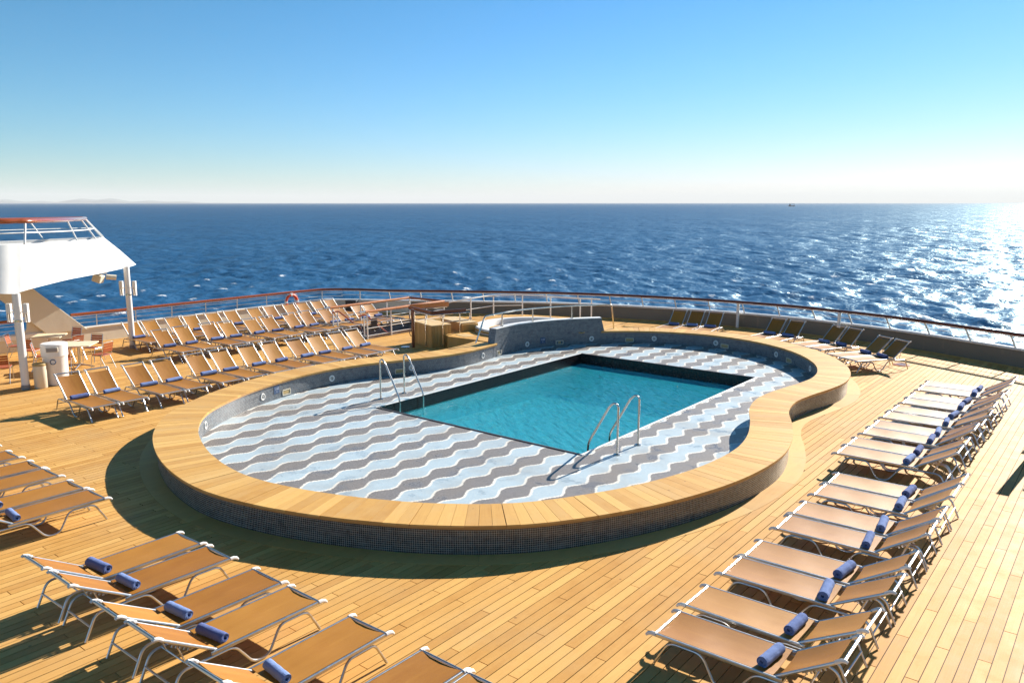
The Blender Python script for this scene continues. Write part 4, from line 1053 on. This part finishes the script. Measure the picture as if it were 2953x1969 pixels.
emit('mid_rail', MB().tube([(p[0], p[1], p[2] - .42) for p in ptop[:4]], .018, 6), M['white'], br, True)
for p in bp_[1:]: emit('post', MB().tube([(*p, PZ), (*p, 1.29)], .026, 8), M['white'], br, True)

# ------------------------------------------------------------------ stand at the right edge (its shadow falls on the planks)
ds = thing('deck_stand', 'grey metal stand at the right edge casting a long shadow', 'stand', (-1.5, 18.4, 0))
emit('panel', MB().box((-1.33, 18.3, .68), (.19, .05, 1.36)), M['grey'], ds, bevel=.008)
emit('rear_panel', MB().box((-1.30, 21.0, .62), (.18, .05, 1.24)), M['grey'], ds, bevel=.008)
emit('thin_post', MB().box((-1.08, 18.45, .6), (.05, .05, 1.2)), M['grey'], ds, bevel=.008)
emit('base_plate', MB().box((-1.0, 19.2, .02), (.5, 2.2, .03)), M['grey'], ds, bevel=.008)

for (x, y), lb in (((-5.6, 26.75), 'small red-brown scupper plate on the deck beside the last stern-rail loungers'), ((-17.06, 28.4), 'small red-brown scupper plate on the deck behind the raised pool wall')):
    q = thing('scupper_plate', lb, 'plate', (x, y, 0), 'scupper plates')
    emit('plate', MB().lathe([(.24, .004), (.24, .018), (.2, .024), (.001, .024)], (x, y, 0), 20), M['rail_light'], q, True)
    emit('grate', MB().lathe([(.15, .024), (.15, .03), (.001, .031)], (x, y, 0), 16), M['dark_wood'], q, True)
bx_ = thing('locker', 'small black locker against the bulwark behind the back lounger row', 'locker', (-27.9, 23.6, 0))
emit('body', MB().box((-27.9, 23.6, .32), (.5, .4, .62), rz=.5), M['dark'], bx_, bevel=.02)
emit('lid', MB().box((-27.9, 23.6, .65), (.54, .44, .05), rz=.5), M['dark'], bx_, bevel=.015)

# ------------------------------------------------------------------ sea
SZ = -17.0
NAZ, NR = 1000, 640
rad = 30 * np.exp(np.linspace(0, math.log(4000 / 30.), NR)); rad = np.r_[rad, [5200, 7000, 10000, 15000, 24000, 40000, 75000]]
hd0 = math.atan2(FWD.y, FWD.x); az = hd0 + np.linspace(R(62), -R(62), NAZ)
RRg, AZg = np.meshgrid(rad, az, indexing='ij')
Xg = RRg * np.cos(AZg); Yg = RRg * np.sin(AZg)
H = np.zeros_like(Xg); S = np.zeros_like(Xg)
dr = np.gradient(rad)[:, None]; wdir = math.atan2(-.55, -.84)
wr = np.random.default_rng(3)
for lam in np.geomspace(1.6, 24, 60):
    k_ = 2 * math.pi / lam; th_ = wdir + wr.normal(0, .55); ph = wr.uniform(0, 6.28)
    amp = .0105 * lam ** .85 * (1 if lam < 9 else (9 / lam) ** .9)
    att = np.clip((lam / dr - 1.8) / 2, 0, 1)
    ph_ = k_ * (Xg * math.cos(th_) + Yg * math.sin(th_)) + ph
    w = np.sin(ph_); 
    H += amp * att * (w + .25 * np.sin(2 * ph_ + 1.57))
    if lam < 9: S += amp / lam ** .4 * att * w
sd = S[100:420].std(); fo = np.clip((S / sd - 2.3) / .5, 0, 1)
fo *= (RRg < 2500)
V = np.stack([Xg, Yg, SZ + H], -1).reshape(-1, 3).astype(np.float32)
nr_ = len(rad); ii = (np.arange(nr_ - 1)[:, None] * NAZ + np.arange(NAZ - 1)[None]).ravel()
Fq = np.stack([ii, ii + 1, ii + NAZ + 1, ii + NAZ], 1)[:, ::-1].astype(np.int32)
me = bpy.data.meshes.new('sea'); me.vertices.add(len(V)); me.vertices.foreach_set('co', V.ravel())
me.loops.add(Fq.size); me.loops.foreach_set('vertex_index', Fq.ravel()); me.polygons.add(len(Fq)); me.polygons.foreach_set('loop_start', np.arange(0, Fq.size, 4, dtype=np.int32))
me.polygons.foreach_set('use_smooth', np.ones(len(Fq), bool)); me.update(calc_edges=True)
at = me.attributes.new('foam', 'FLOAT', 'POINT'); at.data.foreach_set('value', fo.ravel().astype(np.float32))
t = NT('sea_water'); pos = t.n('ShaderNodeNewGeometry').outputs['Position']
fa_ = t.n('ShaderNodeAttribute', attribute_name='foam').outputs['Fac']
vr = t.n('ShaderNodeVectorRotate', rotation_type='Z_AXIS'); t.l(pos, vr.inputs['Vector']); vr.inputs['Angle'].default_value = -wdir
wp = vr.outputs[0]
def nz_(sc, st=1.5, d=2): return t.noise(t.mapping(wp, (sc, sc / st, 0)), 1, d, .5)
n3 = nz_(.035)
hgt = t.math('MULTIPLY', nz_(.85), .32)
for sc_, am_ in ((.24, 1.0), (.09, 1.9), (.03, 4.2), (.011, 9)): hgt = t.math('ADD', hgt, t.math('MULTIPLY', nz_(sc_), am_))
bump = t.n('ShaderNodeBump'); bump.inputs['Strength'].default_value = 1; bump.inputs['Distance'].default_value = 1.0; t.l(hgt, bump.inputs['Height'])
brk = t.noise(t.mapping(pos, (1.6, 1.6, 0)), 1, 4, .7)
foam = t.math('MULTIPLY', fa_, t.math('GREATER_THAN', brk, .46))
n3b = t.noise(t.mapping(pos, (.006, .006, 0)), 1, 3); colr = t.mix(n3b, (.0015, .032, .094), (.003, .058, .15)); colr = t.mix(foam, colr, (.78, .80, .80))
d_ = t.n('ShaderNodeBsdfDiffuse'); t.l(colr, d_.inputs[0]); t.l(bump.outputs[0], d_.inputs['Normal'])
g_ = t.n('ShaderNodeBsdfGlossy'); g_.inputs['Roughness'].default_value = .31; t.l(bump.outputs[0], g_.inputs['Normal']); g_.inputs[0].default_value = (.72, .93, 1, 1)
fr_ = t.n('ShaderNodeFresnel'); fr_.inputs[0].default_value = 1.33; t.l(bump.outputs[0], fr_.inputs['Normal'])
fac = t.math('MULTIPLY', t.math('MINIMUM', fr_.outputs[0], .22), t.math('SUBTRACT', 1, foam))
mx = t.n('ShaderNodeMixShader'); t.l(fac, mx.inputs[0]); t.l(d_.outputs[0], mx.inputs[1]); t.l(g_.outputs[0], mx.inputs[2]); t.l(mx.outputs[0], t.out.inputs[0])
me.materials.append(t.m); sea = bpy.data.objects.new('sea', me); col.objects.link(sea); sea['kind'] = 'structure'

# far coast and a vessel on the horizon
rt_ = Vector((math.sin(HEAD), math.cos(HEAD), 0))
hl = MB(); D0 = 48000; hp = []
for i in range(90):
    px_ = -260 + i * 9.4; h_ = 170 + 100 * math.sin(i * .21) * math.sin(i * .083 + 1) + 50 * math.sin(i * .71) + rng.uniform(-7, 7)
    h_ = max(4, h_ * min(1, (88 - i) / 34) * 1.05); p = FWD * D0 + rt_ * ((px_ - 1176) / 1829 * D0)
    hp.append((p, h_))
for p, h_ in hp:
    hl.v += [(p.x, p.y, SZ - 3), (p.x, p.y, SZ + h_ * .6), *[tuple(p + FWD * 900 + Vector((0, 0, SZ + h_)))], *[tuple(p + FWD * 2500 + Vector((0, 0, SZ - 3)))]]
for i in range(len(hp) - 1):
    for j in range(3): hl.f.append((i * 4 + j, i * 4 + 4 + j, i * 4 + 5 + j, i * 4 + 1 + j)); hl.uv.append([(0, 0)] * 4)
emit('hills', hl, simple('distant_hills', (.10, .13, .12), .9), None, True, kind='structure')
vs_ = thing('distant_vessel', 'tiny grey vessel far out near the horizon on the right', 'vessel', tuple(FWD * 5000 + rt_ * ((1809 - 1176) / 1829 * 5000) + Vector((0, 0, SZ))))
vp = Vector(vs_.location)
ang_ = math.atan2(rt_.y, rt_.x)
emit('hull', MB().box(vp + Vector((0, 0, 2.5)), (36, 9, 5), rz=ang_), M['dark'], vs_)
emit('deckhouse', MB().box(vp - rt_ * 11 + Vector((0, 0, 9)), (9, 8, 9), rz=ang_), M['grey'], vs_)
emit('gantry', MB().box(vp + Vector((0, 0, 15)), (32, 2, 1.6), rz=ang_).box(vp + rt_ * 15 + Vector((0, 0, 9.5)), (2, 2, 10), rz=ang_), M['dark'], vs_)

# ------------------------------------------------------------------ air over the sea
hz = MB().box((FWD.x * 30000, FWD.y * 30000, 400), (130000, 130000, 840))
t = NT('sea_haze'); pv = t.n('ShaderNodeVolumePrincipled'); pv.inputs['Color'].default_value = (.96, .96, .96, 1); pv.inputs['Density'].default_value = 2.6e-5; pv.inputs['Anisotropy'].default_value = 0
t.l(pv.outputs[0], t.out.inputs['Volume'])
emit('haze', hz, t.m, kind='stuff')
